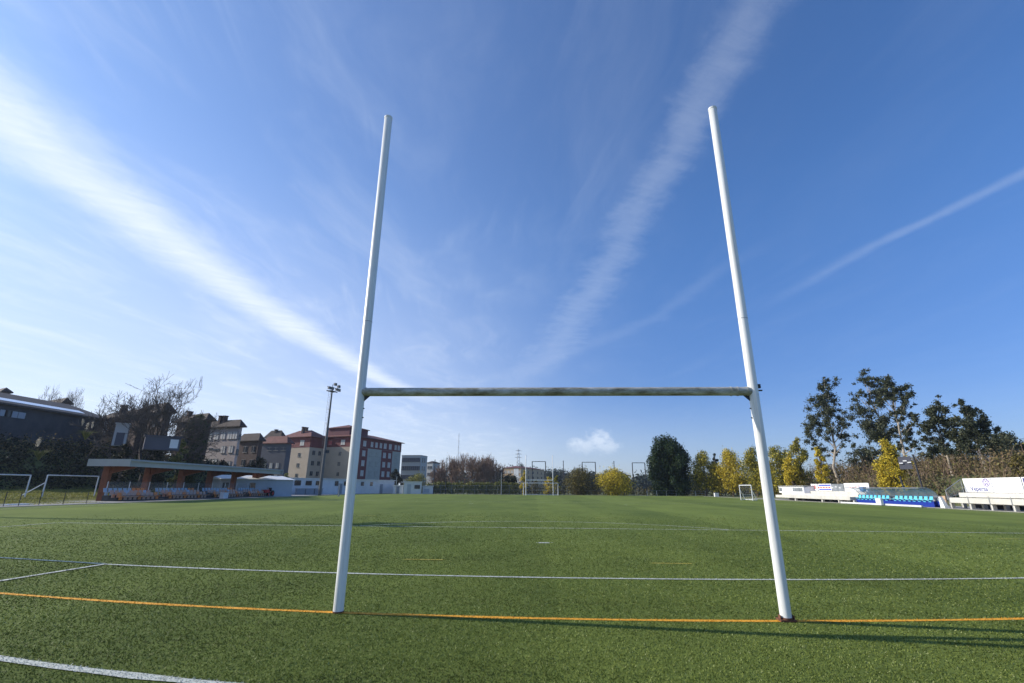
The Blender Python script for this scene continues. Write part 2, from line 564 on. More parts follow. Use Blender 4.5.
# ------------------------------------------------------------------ terrain: one sheet to the horizon
def sst(x, a, b):
    t = np.clip((x - a) / (b - a), 0, 1)
    return t * t * (3 - 2 * t)


def hgt(x, y):
    x = np.asarray(x, float)
    y = np.asarray(y, float)
    fall = 1 - sst(y, 92, 122)
    wav = np.sin(y * 0.21) * 0.5 + np.sin(y * 0.083 + 1) * 0.6
    fall = 1 - sst(y, 80, 112)
    left = sst(-x, 41, 52) * 0.9 * (1 - sst(y, 60, 75)) + sst(-x, 53.5, 62.5) * (5.0 + 0.6 * wav) * fall + sst(-x, 63, 130) * 5.0 * fall
    right = sst(x, 43.5, 57) * 3.6 * (1 - sst(y, 96, 118)) + sst(x, 58, 100) * 2.5 * (1 - sst(y, 100, 130))
    far = sst(y, 260, 620) * (3 + 1.5 * np.sin(x * 0.011 + 0.6)) * (1 - sst(y, 900, 1800))
    far += sst(y, 300, 560) * 9 * np.exp(-((x + 25) / 40) ** 2) * (1 - sst(y, 800, 1500))
    return left + right + far - 0.03


def axis(dense):
    out = []
    for a, b, st in dense:
        out.append(np.arange(a, b, st))
    return np.unique(np.concatenate(out))


gx = axis([(-4000, -400, 300), (-400, -120, 20), (-120, 120, 1.25), (120, 400, 20), (400, 4001, 300)])
gy = axis([(-600, -40, 40), (-40, 150, 1.6), (150, 700, 12), (700, 1000, 60), (1000, 5001, 400)])
GX, GY = np.meshgrid(gx, gy)
GZ = hgt(GX, GY)
vv = np.stack([GX.ravel(), GY.ravel(), GZ.ravel()], 1)
nx, ny = len(gx), len(gy)
ii = (np.arange(ny - 1)[:, None] * nx + np.arange(nx - 1)[None]).ravel()
ff = np.stack([ii, ii + 1, ii + nx + 1, ii + nx], 1)
m, nt, p = new_mat('rough_ground')
tc = nt.nodes.new('ShaderNodeTexCoord')
n1 = nt.nodes.new('ShaderNodeTexNoise')
n1.inputs['Scale'].default_value = 0.35
n1.inputs['Detail'].default_value = 8
n1.inputs['Roughness'].default_value = 0.7
nt.links.new(tc.outputs['Object'], n1.inputs['Vector'])
r = nt.nodes.new('ShaderNodeValToRGB')
r.color_ramp.elements[0].position = 0.32
r.color_ramp.elements[0].color = (0.05, 0.06, 0.02, 1)
r.color_ramp.elements[1].position = 0.68
r.color_ramp.elements[1].color = (0.20, 0.17, 0.085, 1)
e = r.color_ramp.elements.new(0.5)
e.color = (0.12, 0.14, 0.035, 1)
nt.links.new(n1.outputs['Fac'], r.inputs['Fac'])
nt.links.new(r.outputs['Color'], p.inputs['Base Color'])
p.inputs['Roughness'].default_value = 0.95
bp = nt.nodes.new('ShaderNodeBump')
bp.inputs['Strength'].default_value = 0.5
bp.inputs['Distance'].default_value = 0.1
nt.links.new(n1.outputs['Fac'], bp.inputs['Height'])
nt.links.new(bp.outputs['Normal'], p.inputs['Normal'])
tag(np_mesh('terrain', vv, ff, m, origin=(0, 0, 0)), kind='structure')

# ------------------------------------------------------------------ artificial turf field
FX0, FX1, FY0, FY1 = -36.4, 36.0, -14.0, 102.5
m, nt, p = new_mat('artificial_turf')
T = NT(nt)
tc = nt.nodes.new('ShaderNodeTexCoord')
oc = tc.outputs['Object']
sp = nt.nodes.new('ShaderNodeSeparateXYZ')
nt.links.new(oc, sp.inputs[0])
fine = T.noise(oc, 55.0, 4.0, 0.75)
mid = T.noise(oc, 3.2, 6.0, 0.7)
big = T.noise(T.xyz(T.m('MULTIPLY', sp.outputs[0], 0.35), T.m('MULTIPLY', sp.outputs[1], 0.14), 0.0), 1.0, 4.0, 0.6)
# rolls of turf laid along the field, each brushed slightly differently
roll = T.m('FLOOR', T.m('DIVIDE', T.m('ADD', sp.outputs[0], T.m('MULTIPLY', T.m('SUBTRACT', big, 0.5), 0.9)), 4.1))
wn = nt.nodes.new('ShaderNodeTexWhiteNoise')
wn.noise_dimensions = '1D'
nt.links.new(roll, wn.inputs['W'])
val = T.m('ADD', T.m('MULTIPLY', fine, 0.55), T.m('MULTIPLY', mid, 0.30))
val = T.m('ADD', val, T.m('MULTIPLY', big, 0.55))
val = T.m('ADD', val, T.m('MULTIPLY', wn.outputs['Value'], 0.13))
r = nt.nodes.new('ShaderNodeValToRGB')
r.color_ramp.elements[0].position = 0.48
r.color_ramp.elements[0].color = (0.060, 0.092, 0.019, 1)
r.color_ramp.elements[1].position = 1.0
r.color_ramp.elements[1].color = (0.205, 0.255, 0.054, 1)
nt.links.new(val, r.inputs['Fac'])
nt.links.new(r.outputs['Color'], p.inputs['Base Color'])
p.inputs['Roughness'].default_value = 0.85
p.inputs['Specular IOR Level'].default_value = 0.1
bp = nt.nodes.new('ShaderNodeBump')
bp.inputs['Strength'].default_value = 0.8
bp.inputs['Distance'].default_value = 0.03
nt.links.new(T.m('ADD', fine, T.m('MULTIPLY', mid, 0.4)), bp.inputs['Height'])
nt.links.new(bp.outputs['Normal'], p.inputs['Normal'])
M['turf'] = m
L['blade'] = leaf_mat('turf_blade', [(0, (0.060, 0.088, 0.018)), (0.45, (0.135, 0.172, 0.034)), (0.9, (0.205, 0.242, 0.058)), (1, (0.36, 0.39, 0.18))], 0.18, 0.6, 0.12)
bnt = L['blade'].node_tree
B2 = NT(bnt)
tcb = bnt.nodes.new('ShaderNodeTexCoord')
spb = bnt.nodes.new('ShaderNodeSeparateXYZ')
bnt.links.new(tcb.outputs['Object'], spb.inputs[0])
big2 = B2.noise(B2.xyz(B2.m('MULTIPLY', spb.outputs[0], 0.35), B2.m('MULTIPLY', spb.outputs[1], 0.14), 0.0), 1.0, 4.0, 0.6)
pat2 = B2.noise(B2.xyz(B2.m('MULTIPLY', spb.outputs[0], 0.30), B2.m('MULTIPLY', spb.outputs[1], 0.55), 5.0), 1.0, 5.0, 0.7)
grain2 = B2.noise(tcb.outputs['Object'], 9.0, 3.0, 0.7)
roll2 = B2.m('FLOOR', B2.m('DIVIDE', B2.m('ADD', spb.outputs[0], B2.m('MULTIPLY', B2.m('SUBTRACT', big2, 0.5), 0.9)), 4.1))
wn2 = bnt.nodes.new('ShaderNodeTexWhiteNoise')
wn2.noise_dimensions = '1D'
bnt.links.new(roll2, wn2.inputs['W'])
gain = B2.m('ADD', B2.smooth(pat2, 0.28, 0.62, 0.62, 1.14), B2.m('MULTIPLY', B2.m('SUBTRACT', wn2.outputs['Value'], 0.5), 0.13))
gain = B2.m('ADD', gain, B2.m('MULTIPLY', B2.m('SUBTRACT', grain2, 0.5), 0.35))
ramp2 = [q for q in bnt.nodes if q.type == 'VALTORGB'][0]
mul2 = bnt.nodes.new('ShaderNodeMix')
mul2.data_type = 'RGBA'
mul2.blend_type = 'MULTIPLY'
mul2.inputs['Factor'].default_value = 1.0
bnt.links.new(ramp2.outputs['Color'], mul2.inputs['A'])
bnt.links.new(B2.xyz(gain, gain, gain), mul2.inputs['B'])
bnt.links.new(mul2.outputs['Result'], bnt.nodes['Principled BSDF'].inputs['Base Color'])
bnt.links.new(mul2.outputs['Result'], [q for q in bnt.nodes if q.type == 'BSDF_TRANSLUCENT'][0].inputs['Color'])
L['white_blade'] = leaf_mat('white_blade', [(0, (0.30, 0.33, 0.26)), (1, (0.62, 0.63, 0.58))], 0.2, 0.6)
L['yellow_blade'] = leaf_mat('yellow_blade', [(0, (0.42, 0.22, 0.025)), (1, (0.68, 0.40, 0.05))], 0.2, 0.6)
L['worn_blade'] = leaf_mat('worn_white_blade', [(0, (0.14, 0.17, 0.08)), (0.6, (0.21, 0.24, 0.13)), (1, (0.42, 0.43, 0.35))], 0.2, 0.6)
L['faded_blade'] = leaf_mat('faded_yellow_blade', [(0, (0.22, 0.21, 0.03)), (1, (0.44, 0.38, 0.05))], 0.2, 0.6)
L['blue_blade'] = leaf_mat('blue_blade', [(0, (0.05, 0.10, 0.10)), (1, (0.075, 0.14, 0.155))], 0.2, 0.6)
M['line_white'] = mat('white_turf_line', (0.48, 0.50, 0.44), 0.8, 0.25, 14)
M['line_yellow'] = mat('yellow_turf_line', (0.74, 0.34, 0.02), 0.8, 0.2, 14)
M['line_faded'] = mat('faded_yellow_turf_line', (0.36, 0.31, 0.05), 0.8, 0.3, 14)
M['line_blue'] = mat('blue_turf_line', (0.06, 0.125, 0.14), 0.8, 0.25, 14)
M['line_faint'] = mat('worn_white_turf_line', (0.40, 0.42, 0.34), 0.85, 0.3, 3)

# every line is a band about a centre polyline: (points, width, material key, blade key, name)
def seg(x0, y0, x1, y1, n=24):
    return [(x0 + (x1 - x0) * i / n, y0 + (y1 - y0) * i / n) for i in range(n + 1)]


def sag(x0, x1, y, amp, half, n=60):
    """the painted cross-field lines sweep very gently, a touch further up the field at their ends"""
    return [(x, y + amp * ((x / half) ** 2)) for x in np.linspace(x0, x1, n)]


lines = []
lines.append(('try_line', sag(-35, 35, -0.03, 0.30, 8.0), 0.085, 'line_yellow', 'yellow_blade'))
lines[-1] = ('try_line', [(x, -0.11 + 0.84 * min(1.0, abs(x) / 8.2) ** 2) for x in np.linspace(-35, 35, 160)], 0.085, 'line_yellow', 'yellow_blade')
lines.append(('goal_area_line', [(x, 2.66 + 0.74 * (x / 8.95) ** 2) for x in np.linspace(-8.95, 8.95, 60)], 0.085, 'line_white', 'white_blade'))
lines.append(('goal_area_line', seg(-8.95, 3.40, -9.45, -1.85), 0.10, 'line_white', 'white_blade'))
lines.append(('goal_area_line', seg(8.95, 3.40, 9.3, -1.85), 0.10, 'line_white', 'white_blade'))
lines.append(('goal_line', [(x, -2.52 + 0.68 * min(1.0, abs(x) / 5.4) ** 2) for x in np.linspace(-34, 34, 160)], 0.10, 'line_white', 'white_blade'))
lines.append(('blue_line', seg(-34, 9.0, gp(0, 558)[0], gp(0, 558)[1]) + seg(gp(0, 558)[0], gp(0, 558)[1], -9.0, 3.42)[1:], 0.10, 'line_blue', 'blue_blade'))
lines.append(('penalty_area_line', seg(-20.15, 13.6, 20.15, 13.6), 0.12, 'line_faint', 'worn_blade'))
lines.append(('penalty_area_line', seg(-20.15, 13.5, -20.15, -2.4), 0.11, 'line_faint', 'worn_blade'))
lines.append(('penalty_area_line', seg(20.15, 13.5, 20.15, -2.4), 0.11, 'line_faint', 'worn_blade'))
a0 = math.acos(5.34 / 9.15)
lines.append(('penalty_arc', [(9.15 * math.sin(t), 8.26 + 9.15 * math.cos(t)) for t in np.linspace(-a0, a0, 50)], 0.12, 'line_faint', 'worn_blade'))
lines.append(('penalty_spot', seg(-0.15, 8.26, 0.15, 8.26, 2), 0.22, 'line_white', 'white_blade'))
for x0 in (-3.15, 2.25, -19.1, 15.2):
    lines.append(('dash_line', seg(x0, 4.6 if abs(x0) < 5 else 11.1, x0 + 0.85, 4.6 if abs(x0) < 5 else 11.1, 3), 0.09, 'line_faded', 'faded_blade'))
for x0 in (-10, -4, 3, 9, 15, 21, 24.5):
    lines.append(('dash_line', seg(x0, 20.6, x0 + 1.0, 20.6, 3), 0.11, 'line_faded', 'faded_blade'))
lines.append(('halfway_line', seg(-33.5, 47.9, 33.5, 47.9), 0.11, 'line_faint', None))
lines.append(('far_try_line', seg(-35, 95.9, 35, 95.9), 0.10, 'line_yellow', None))
lines.append(('touch_line', seg(-34.2, -13, -34.2, 98.3), 0.11, 'line_faint', None))
lines.append(('touch_line', seg(34.2, -13, 34.2, 98.3), 0.11, 'line_faint', None))
lines.append(('far_goal_line', seg(-34.0, 98.4, 34.0, 98.4), 0.11, 'line_faint', None))
lines.append(('far_penalty_spot', seg(-6.6, 41.9, -6.2, 41.9, 2), 0.22, 'line_white', None))
lines.append(('centre_spot', seg(8.3, 41.7, 8.7, 41.7, 2), 0.22, 'line_white', None))

# blades of turf, thinning with the distance from where they can be told apart
NB = 620000
rr = np.exp(RNG.uniform(math.log(2.6), math.log(34.0), NB))
rr = rr[RNG.random(NB) < np.clip((34.0 - rr) / 22.0, 0, 1)]
NB = len(rr)
th = RNG.uniform(-R(66), R(66), NB)
bx = -0.287 + rr * np.sin(th)
by = -6.713 + rr * np.cos(th)
ok = (bx > FX0 + .1) & (bx < FX1 - .1) & (by > FY0)
bx, by, rr = bx[ok], by[ok], rr[ok]
clump = np.sin(bx * 19 + 3 * np.sin(by * 7)) * np.sin(by * 23 + 2 * np.sin(bx * 9)) * 0.5 + 0.5
bh = (0.007 + 0.009 * RNG.random(len(bx)) + 0.003 * clump) * (1 + 0.008 * rr)
bw = np.maximum(0.0045, 0.00085 * rr)
ph = RNG.uniform(0, 2 * PI, len(bx))
lean = RNG.uniform(0.3, 1.5, len(bx)) * bh
la = RNG.uniform(0, 2 * PI, len(bx))
bv = np.zeros((len(bx), 3, 3))
bv[:, 0] = np.stack([bx - bw * np.cos(ph), by - bw * np.sin(ph), 0 * bx], 1)
bv[:, 1] = np.stack([bx + bw * np.cos(ph), by + bw * np.sin(ph), 0 * bx], 1)
bv[:, 2] = np.stack([bx + lean * np.cos(la), by + lean * np.sin(la), bh], 1)
taken = np.zeros(len(bx), bool)
line_objs = []
for nm, pts, wd, mk, bk in lines:
    pts = np.array(pts, float)
    tg = np.gradient(pts, axis=0)
    tg /= np.linalg.norm(tg, axis=1)[:, None]
    nn = np.stack([-tg[:, 1], tg[:, 0]], 1)
    wj = wd / 2 * (1 + 0.12 * RNG.standard_normal(len(pts)))[:, None]
    a, b = pts + nn * wj, pts - nn * wj
    k = len(pts)
    zl = 0.004 + 0.004 * (len(line_objs) % 3)
    v = np.zeros((2 * k, 3))
    v[:k, :2], v[k:, :2], v[:, 2] = a, b, zl
    i = np.arange(k - 1)
    f4 = np.stack([i + k, i + k + 1, i + 1, i], 1)
    f = np.concatenate([f4[:, [0, 1, 2]], f4[:, [0, 2, 3]]])
    mi = np.zeros(len(f))
    if bk:
        best = np.full(len(bx), 9.0)
        for j in range(k - 1):
            p0, p1 = pts[j], pts[j + 1]
            near = np.where((bx > min(p0[0], p1[0]) - .2) & (bx < max(p0[0], p1[0]) + .2) & (by > min(p0[1], p1[1]) - .2) & (by < max(p0[1], p1[1]) + .2))[0]
            if len(near) == 0:
                continue
            d = p1 - p0
            q = np.stack([bx[near] - p0[0], by[near] - p0[1]], 1)
            t = np.clip((q @ d) / (d @ d), 0, 1)
            best[near] = np.minimum(best[near], np.linalg.norm(q - t[:, None] * d, axis=1))
        sel = (best < wd / 2 + 0.006) & ~taken
        taken |= sel
        keep = sel & (RNG.random(len(bx)) < 0.8)
        lb = bv[keep].reshape(-1, 3).copy()
        lb[:, 2] = lb[:, 2] * 0.6 + zl
        o0 = len(v)
        v = np.concatenate([v, lb])
        f = np.concatenate([f, o0 + np.arange(len(lb)).reshape(-1, 3)])
        mi = np.concatenate([mi, np.ones(len(lb) // 3)])
    mats_ = [M[mk], L[bk]] if bk else [M[mk]]
    ob = np_mesh(nm, v, f, mats_, origin=(0, 0, 0), mi=mi)
    tag(ob, kind='structure')
    line_objs.append(ob)
gb = bv[~taken].reshape(-1, 3)
fv = np.array([(FX0, FY0, 0), (FX1, FY0, 0), (FX1, FY1, 0), (FX0, FY1, 0)], float)
fv2 = np.concatenate([fv, gb])
ff2 = np.concatenate([np.array([[0, 1, 2], [0, 2, 3]]), 4 + np.arange(len(gb)).reshape(-1, 3)])
mi = np.concatenate([[0, 0], np.ones(len(gb) // 3)])
tag(np_mesh('field', fv2, ff2, [M['turf'], L['blade']], origin=(0, 0, 0), mi=mi), kind='structure')

# paved paths and kerbs round the turf
kb = MB()
kb.box(((FX0 - 0.10), 44.0, 0.0), (0.2, 116.4, 0.06))
kb.box(((FX1 + 0.10), 44.0, 0.0), (0.2, 116.4, 0.06))
kb.box((-0.2, FY1 + 0.15, 0.0), (72.0, 0.3, 0.06))
tag(kb.build('kerb', M['path']), kind='structure')
pb = MB()
pb.box((-40.2, 46.0, 0.0), (6.9, 50.0, 0.08))
pb.box((-43.5, 86.0, 0.004), (13.5, 30.0, 0.08))
tag(pb.build('stand_pavement', M['path']), kind='structure')
pb = MB()
pb.box((39.4, 45.0, -0.01), (6.3, 72.0, 0.08))
tag(pb.build('bleacher_pavement', M['path']), kind='structure')

# ------------------------------------------------------------------ rugby goals
def ring(mb, c, axis_, r, h, n=24):
    a = Vector(axis_).normalized()
    c = Vector(c)
    mb.tube([c - a * h / 2, c + a * h / 2], r, n)


def rugby_goal(label, y, hb, Ht, half, rad, detail, xc=0.0):
    g = thing('rugby_goal', label, 'rugby goal', (xc, y, 0))
    for s in (-1, 1):
        x = xc + s * half
        b = MB()
        b.tube([(x, y, 0.0), (x, y, Ht - 0.012), (x, y, Ht)], [rad, rad, rad * 0.9], 32 if detail else 8)
        po = b.build('post', M['paint'], g, smooth=True)
        if detail:
            b = MB()
            ring(b, (x, y, ony(366, 322, 0)[2] if s < 0 else ony(742, 319, 0)[2]), (0, 0, 1), rad + 0.002, 0.007, 32)
            b.build('joint_seam', M['grey_steel'], po, smooth=True)
            b = MB()
            ring(b, (x, y, Ht + 0.004), (0, 0, 1), rad + 0.004, 0.03, 32)
            b.build('end_cap', M['goal_white'], po, smooth=True)
            b = MB()
            ring(b, (x, y, 0.022 if s > 0 else 0.01), (0, 0, 1), rad + (0.006 if s > 0 else 0.003), 0.044 if s > 0 else 0.02, 24)
            if s > 0:
                b.box((x, y, 0.014), (0.19, 0.14, 0.02))
                for q in (-1, 1):
                    b.box((x + q * 0.080, y - 0.01, 0.045), (0.012, 0.06, 0.045))
            b.build('base_socket', M['rust'], po)
            b = MB()
            # the steel bracket in the corner under the bar, with its bolts
            xi = x - s * rad
            b.add([(xi, y - 0.006, hb - 0.05), (xi - s * 0.085, y - 0.006, hb - 0.055), (xi, y - 0.006, hb - 0.135),
                   (xi, y + 0.006, hb - 0.05), (xi - s * 0.085, y + 0.006, hb - 0.055), (xi, y + 0.006, hb - 0.135)],
                  [(0, 1, 2), (5, 4, 3), (0, 3, 4, 1), (1, 4, 5, 2), (2, 5, 3, 0)])
            b.build('bracket', M['dark_steel'], po)
            for dz_ in (-0.24, -0.37):
                b = MB()
                ring(b, (xi - s * 0.004, y, hb + dz_), (1, 0, 0), 0.009, 0.022, 8)
                b.build('bolt', M['dark_steel'], po)
            if s > 0:
                b = MB()
                b.box((x + rad + 0.012, y, hb + 0.072), (0.05, 0.04, 0.055))
                b.build('clamp_bolt', M['dark_steel'], po)
                b = MB()
                b.box((x + rad + 0.02, y, hb + 0.012), (0.07, 0.03, 0.016))
                b.build('clamp_plate', M['dark_steel'], po)
    b = MB()
    b.tube([(xc - half + rad * 0.6, y, hb), (xc + half - rad * 0.6, y, hb)], rad * 0.93, 28 if detail else 8)
    cb = b.build('crossbar', M['crossbar'] if detail else M['paint'], g, smooth=True)
    if detail:
        for s in (-1, 1):
            for q in (0.09, 0.22, 0.31) if s > 0 else (0.08,):
                b = MB()
                ring(b, (xc + s * (half - q), y, hb), (1, 0, 0), rad * 0.93 + 0.005, 0.016, 28)
                b.build('clamp', M['crossbar'], cb, smooth=True)
    return g


rugby_goal('tall white rugby goal of two posts and a weathered crossbar standing on the yellow line', 0.0, 2.857, 7.73, 2.8, 0.066, True)
rugby_goal('distant white rugby goal at the far end of the field', 95.8, 3.0, 8.0, 2.8, 0.075, False, xc=0.86)


def football_goal(name, label, c, along, width, height, back, rad, net=True, group=None, braces=(0, 1)):
    """c: middle of the goal mouth on the ground, along: unit dir of the crossbar, back: vector to the rear of the net"""
    g = thing(name, label, 'football goal', c, group)
    c = Vector(c)
    al = Vector((along[0], along[1], 0)).normalized()
    bk = Vector((back[0], back[1], 0))
    A, B = c - al * width / 2, c + al * width / 2
    up = Vector((0, 0, height))
    for q in (A, B):
        b = MB()
        b.tube([q, q + up], rad, 10)
        b.build('post', M['goal_white'], g, smooth=True)
    b = MB()
    b.tube([A + up, B + up], rad, 10)
    b.build('crossbar', M['goal_white'], g, smooth=True)
    b = MB()
    gz = Vector((0, 0, rad))
    b.tube([A + gz, A + bk + gz, B + bk + gz, B + gz], rad * 0.8, 8)
    b.build('ground_frame', M['goal_white'], g)
    for q in [(A, B)[k] for k in braces]:
        b = MB()
        b.tube([q + bk + gz, q + up * 0.72], rad * 0.7, 8)
        b.build('brace', M['goal_white'], g)
    if net:
        b = MB()
        n1_, n2_ = int(width / 0.45), 8
        t_ = 0.008
        for i in range(n1_ + 1):
            q = A + al * (width * i / n1_)
            b.tube([q + up, q + up * 0.95 + bk * 0.35, q + bk], t_, 3, False)
        for j in range(1, n2_):
            s = j / n2_
            q = up * (1 - s) + bk * s
            b.tube([A + q, B + q], t_, 3, False)
        tag(b.build('net', M['print_grey'], g))
    return g


football_goal('football_goal', 'white football goal standing under the distant rugby goal at the far end', (1.15, 98.6, 0), (1, 0), 7.32, 2.44, (0, 1.8), 0.06)
q1 = onx(31, 475, -46.0)
football_goal('football_goal', 'white training goal cut off by the left edge of the photo beside the hedge bank', (-46.0, q1[1] - 2.9, 0.0), (0.0, 1.0), 5.8, 2.3, (-1.6, 0), 0.055, False, braces=())
q1 = onx(49, 471, -46.0)
q2 = onx(99, 476, -46.0)
football_goal('football_goal', 'white training goal with a slanting brace between hedge bank and covered stand', (-46.0, (q1[1] + q2[1]) / 2, 0.0), (0.0, 1.0), q2[1] - q1[1], 2.35, (-1.0, -1.7), 0.055, False, braces=(0,))
q1, q2 = onx(740.5, 499, 33.5), onx(755.5, 499.5, 33.5)
q1, q2 = pt(738.3, 499, 81), pt(755.8, 499, 77)
d_ = Vector((q2[0] - q1[0], q2[1] - q1[1], 0))
football_goal('small_goal', 'small white goal standing beyond the right goalpost near the railing', ((q1[0] + q2[0]) / 2, (q1[1] + q2[1]) / 2, 0), d_, 3.1, 2.05, (0.9, 0.7), 0.06)


# ------------------------------------------------------------------ stand on the left
SX = -38.5
yn, yf = 37.7, 66.0
st = thing('covered_stand', 'long low covered stand with flat blue grey roof on brown timber pillars', 'stand', (-40.5, 52, 0.04))
b = MB()
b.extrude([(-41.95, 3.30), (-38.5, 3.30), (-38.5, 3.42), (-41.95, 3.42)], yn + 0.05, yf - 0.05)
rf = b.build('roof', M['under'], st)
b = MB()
b.box((SX + 0.03, (yn + yf) / 2, 3.52), (0.09, yf - yn, 0.66))
b.box(((-41.95 + SX) / 2 - 0.03, yn - 0.04, 3.52), (4.2, 0.09, 0.66))
b.box(((-41.95 + SX) / 2 - 0.03, yf + 0.04, 3.52), (4.2, 0.09, 0.66))
b.box(((-41.95 + SX) / 2, (yn + yf) / 2, 3.70), (4.02, yf - yn - .1, 0.05))
b.build('fascia', M['fascia'], rf)
for i in range(6):
    y = 39.1 + 5.08 * i
    b = MB()
    b.box((-41.5, y, 1.67), (0.62, 0.42, 3.26))
    pl = b.build('pillar', M['pillar'], st, bevel=0.02)
    b = MB()
    b.extrude([(-41.9, 3.28), (-38.75, 3.28), (-38.75, 3.12), (-41.2, 2.55), (-41.8, 2.55), (-41.9, 2.9)], y - 0.09, y + 0.09)
    b.build('roof_arm', M['pillar'], pl)
b = MB()
b.box((-39.0, (yn + yf) / 2 - .2, 0.10), (1.0, 26.4, 0.12))
b.box((-39.8, (yn + yf) / 2 - .2, 0.20), (0.8, 26.4, 0.32))
b.box((-40.5, (yn + yf) / 2 - .2, 0.30), (0.7, 26.4, 0.52))
b.build('terrace', M['terrace'], st)
b = MB()
b.box((-41.02, (yn + yf) / 2, 1.35), (0.02, 26.0, 0.9))
gs = b.build('glass_screen', M['screen'], st)
for i in range(11):
    b = MB()
    b.box((-41.0, yn + 1.2 + i * 2.58, 1.18), (0.05, 0.05, 1.3))
    b.build('screen_post', M['goal_white'], gs)

# seats of one kind share meshes
def seat_mesh(m_, nm):
    b = MB()
    b.box((0.0, 0, 0.30), (0.36, 0.42, 0.05))
    b.add([(-0.16, -0.21, 0.30), (-0.16, 0.21, 0.30), (-0.26, 0.19, 0.66), (-0.26, -0.19, 0.66),
           (-0.20, -0.21, 0.30), (-0.20, 0.21, 0.30), (-0.30, 0.19, 0.66), (-0.30, -0.19, 0.66)],
          [(0, 1, 2, 3), (7, 6, 5, 4), (3, 2, 6, 7), (0, 3, 7, 4), (1, 5, 6, 2)])
    b.box((-0.05, 0, 0.14), (0.08, 0.30, 0.28))
    me = bpy.data.meshes.new(nm)
    me.from_pydata(b.v, [], b.f)
    me.materials.append(m_)
    return me


SM = {k: seat_mesh(M['seat_' + k], k + '_seat') for k in ('blue', 'orange', 'white')}
secs = [(38.2, 43.6, 'nearest bank of plastic seats beside the first brown pillar'),
        (44.6, 51.3, 'second bank of plastic seats from the near end of covered stand'),
        (52.1, 58.7, 'third bank of plastic seats from the near end of covered stand'),
        (59.5, 64.8, 'farthest bank of plastic seats close to the red machine')]
kk = 0
for (ya, yb, lab) in secs:
    s_ = thing('seat_bank', lab, 'seats', (-39.6, (ya + yb) / 2, 0.16), 'banks of seats under the stand roof')
    for row, (x, z) in enumerate(((-39.0, 0.16), (-39.78, 0.36), (-40.5, 0.56))):
        nsea = int((yb - ya) / 0.56)
        for i in range(nsea):
            y = ya + 0.28 + i * 0.56
            if row == 2:
                kcol = 'orange' if (int((y - 38.2) / 0.56) % 14) in (6, 7, 8, 9) else 'blue'
            else:
                kcol = 'white' if (i + row) % 4 else ('orange' if row == 0 else 'blue')
            o = bpy.data.objects.new('seat', SM[kcol])
            COL.objects.link(o)
            o.parent = s_
            o.location = np.array((x, y, z)) - world_loc(s_)
    b = MB()
    b.tube([(-38.62, ya, 0.10 + 0.06), (-38.62, ya, 0.55), (-38.62, yb, 0.55), (-38.62, yb, 0.16)], 0.02, 6)
    b.build('front_rail', M['dark_steel'], s_)

b = MB()
c = gp(223.5, 501)
c = np.array([-37.6, onx(223.5, 499, -37.6)[1], 0.04])
b.box((c[0], c[1], 0.36), (0.5, 0.9, 0.64))
b.box((c[0], c[1], 0.70), (0.54, 0.94, 0.05))
tag(b.build('white_box', M['white_wall'], bevel=0.02), 'pale box standing on the kerb in front of the seat banks', 'box')

# red machine
c = np.array([-39.2, onx(267, 493, -39.2)[1], 0.045])
rm = thing('small_tractor', 'small red machine with dark wheels parked at far end of covered stand', 'tractor', c)
b = MB()
b.box((c[0], c[1] - 0.35, c[2] + 0.72), (0.62, 0.95, 0.42))
b.box((c[0], c[1] + 0.45, c[2] + 0.55), (0.8, 0.7, 0.2))
b.build('body', M['red_paint'], rm, bevel=0.05)
b = MB()
b.box((c[0], c[1] + 0.5, c[2] + 0.75), (0.45, 0.42, 0.12))
b.box((c[0], c[1] + 0.74, c[2] + 0.98), (0.45, 0.08, 0.42))
b.build('seat', M['rubber'], rm, bevel=0.03)
b = MB()
b.tube([(c[0], c[1] + 0.06, c[2] + 0.9), (c[0], c[1] + 0.16, c[2] + 1.14)], 0.02, 6)
b.tube([(c[0] + 0.17 * math.cos(t), c[1] + 0.17 + 0.05 * math.sin(t), c[2] + 1.15 + 0.12 * math.sin(t)) for t in np.linspace(0, 2 * PI, 13)], 0.015, 5)
b.build('steering_wheel', M['rubber'], rm)
for sx in (-1, 1):
    for yy, rw in ((-0.6, 0.27), (0.55, 0.42)):
        b = MB()
        ring(b, (c[0] + sx * 0.5, c[1] + yy, c[2] + rw), (1, 0, 0), rw, 0.2, 18)
        wh = b.build('wheel', M['rubber'], rm)
        b = MB()
        ring(b, (c[0] + sx * 0.605, c[1] + yy, c[2] + rw), (1, 0, 0), rw * 0.5, 0.02, 14)
        b.build('rim', M['red_paint'], wh)

# low wire fence in front of the training goals
pts_ = [onx(q, 500, -37.2) for q in (5, 20, 40, 64, 87)]
fe = thing('wire_fence', 'low wire fence on thin posts along the left edge of turf', 'fence', (-37.2, pts_[2][1], 0))
for q in pts_:
    b = MB()
    b.tube([(-37.2, q[1], -0.02), (-37.2, q[1], 1.0)], 0.025, 6)
    b.build('post', M['dark_steel'], fe)
b = MB()
for z in (0.5, 0.96):
    b.tube([(-37.2, pts_[0][1] - 6, z), (-37.2, pts_[-1][1], z)], 0.008, 4)
b.build('wire', M['dark_steel'], fe)
b = MB()
q = onx(18, 501, -38.6)
b.box((q[0], q[1], 0.07), (0.5, 1.9, 0.05))
b.box((q[0] - .05, q[1], 0.11), (0.35, 1.6, 0.03))
tag(b.build('flat_board', M['goal_white']), 'white board lying flat on the grass before the training goals', 'board')


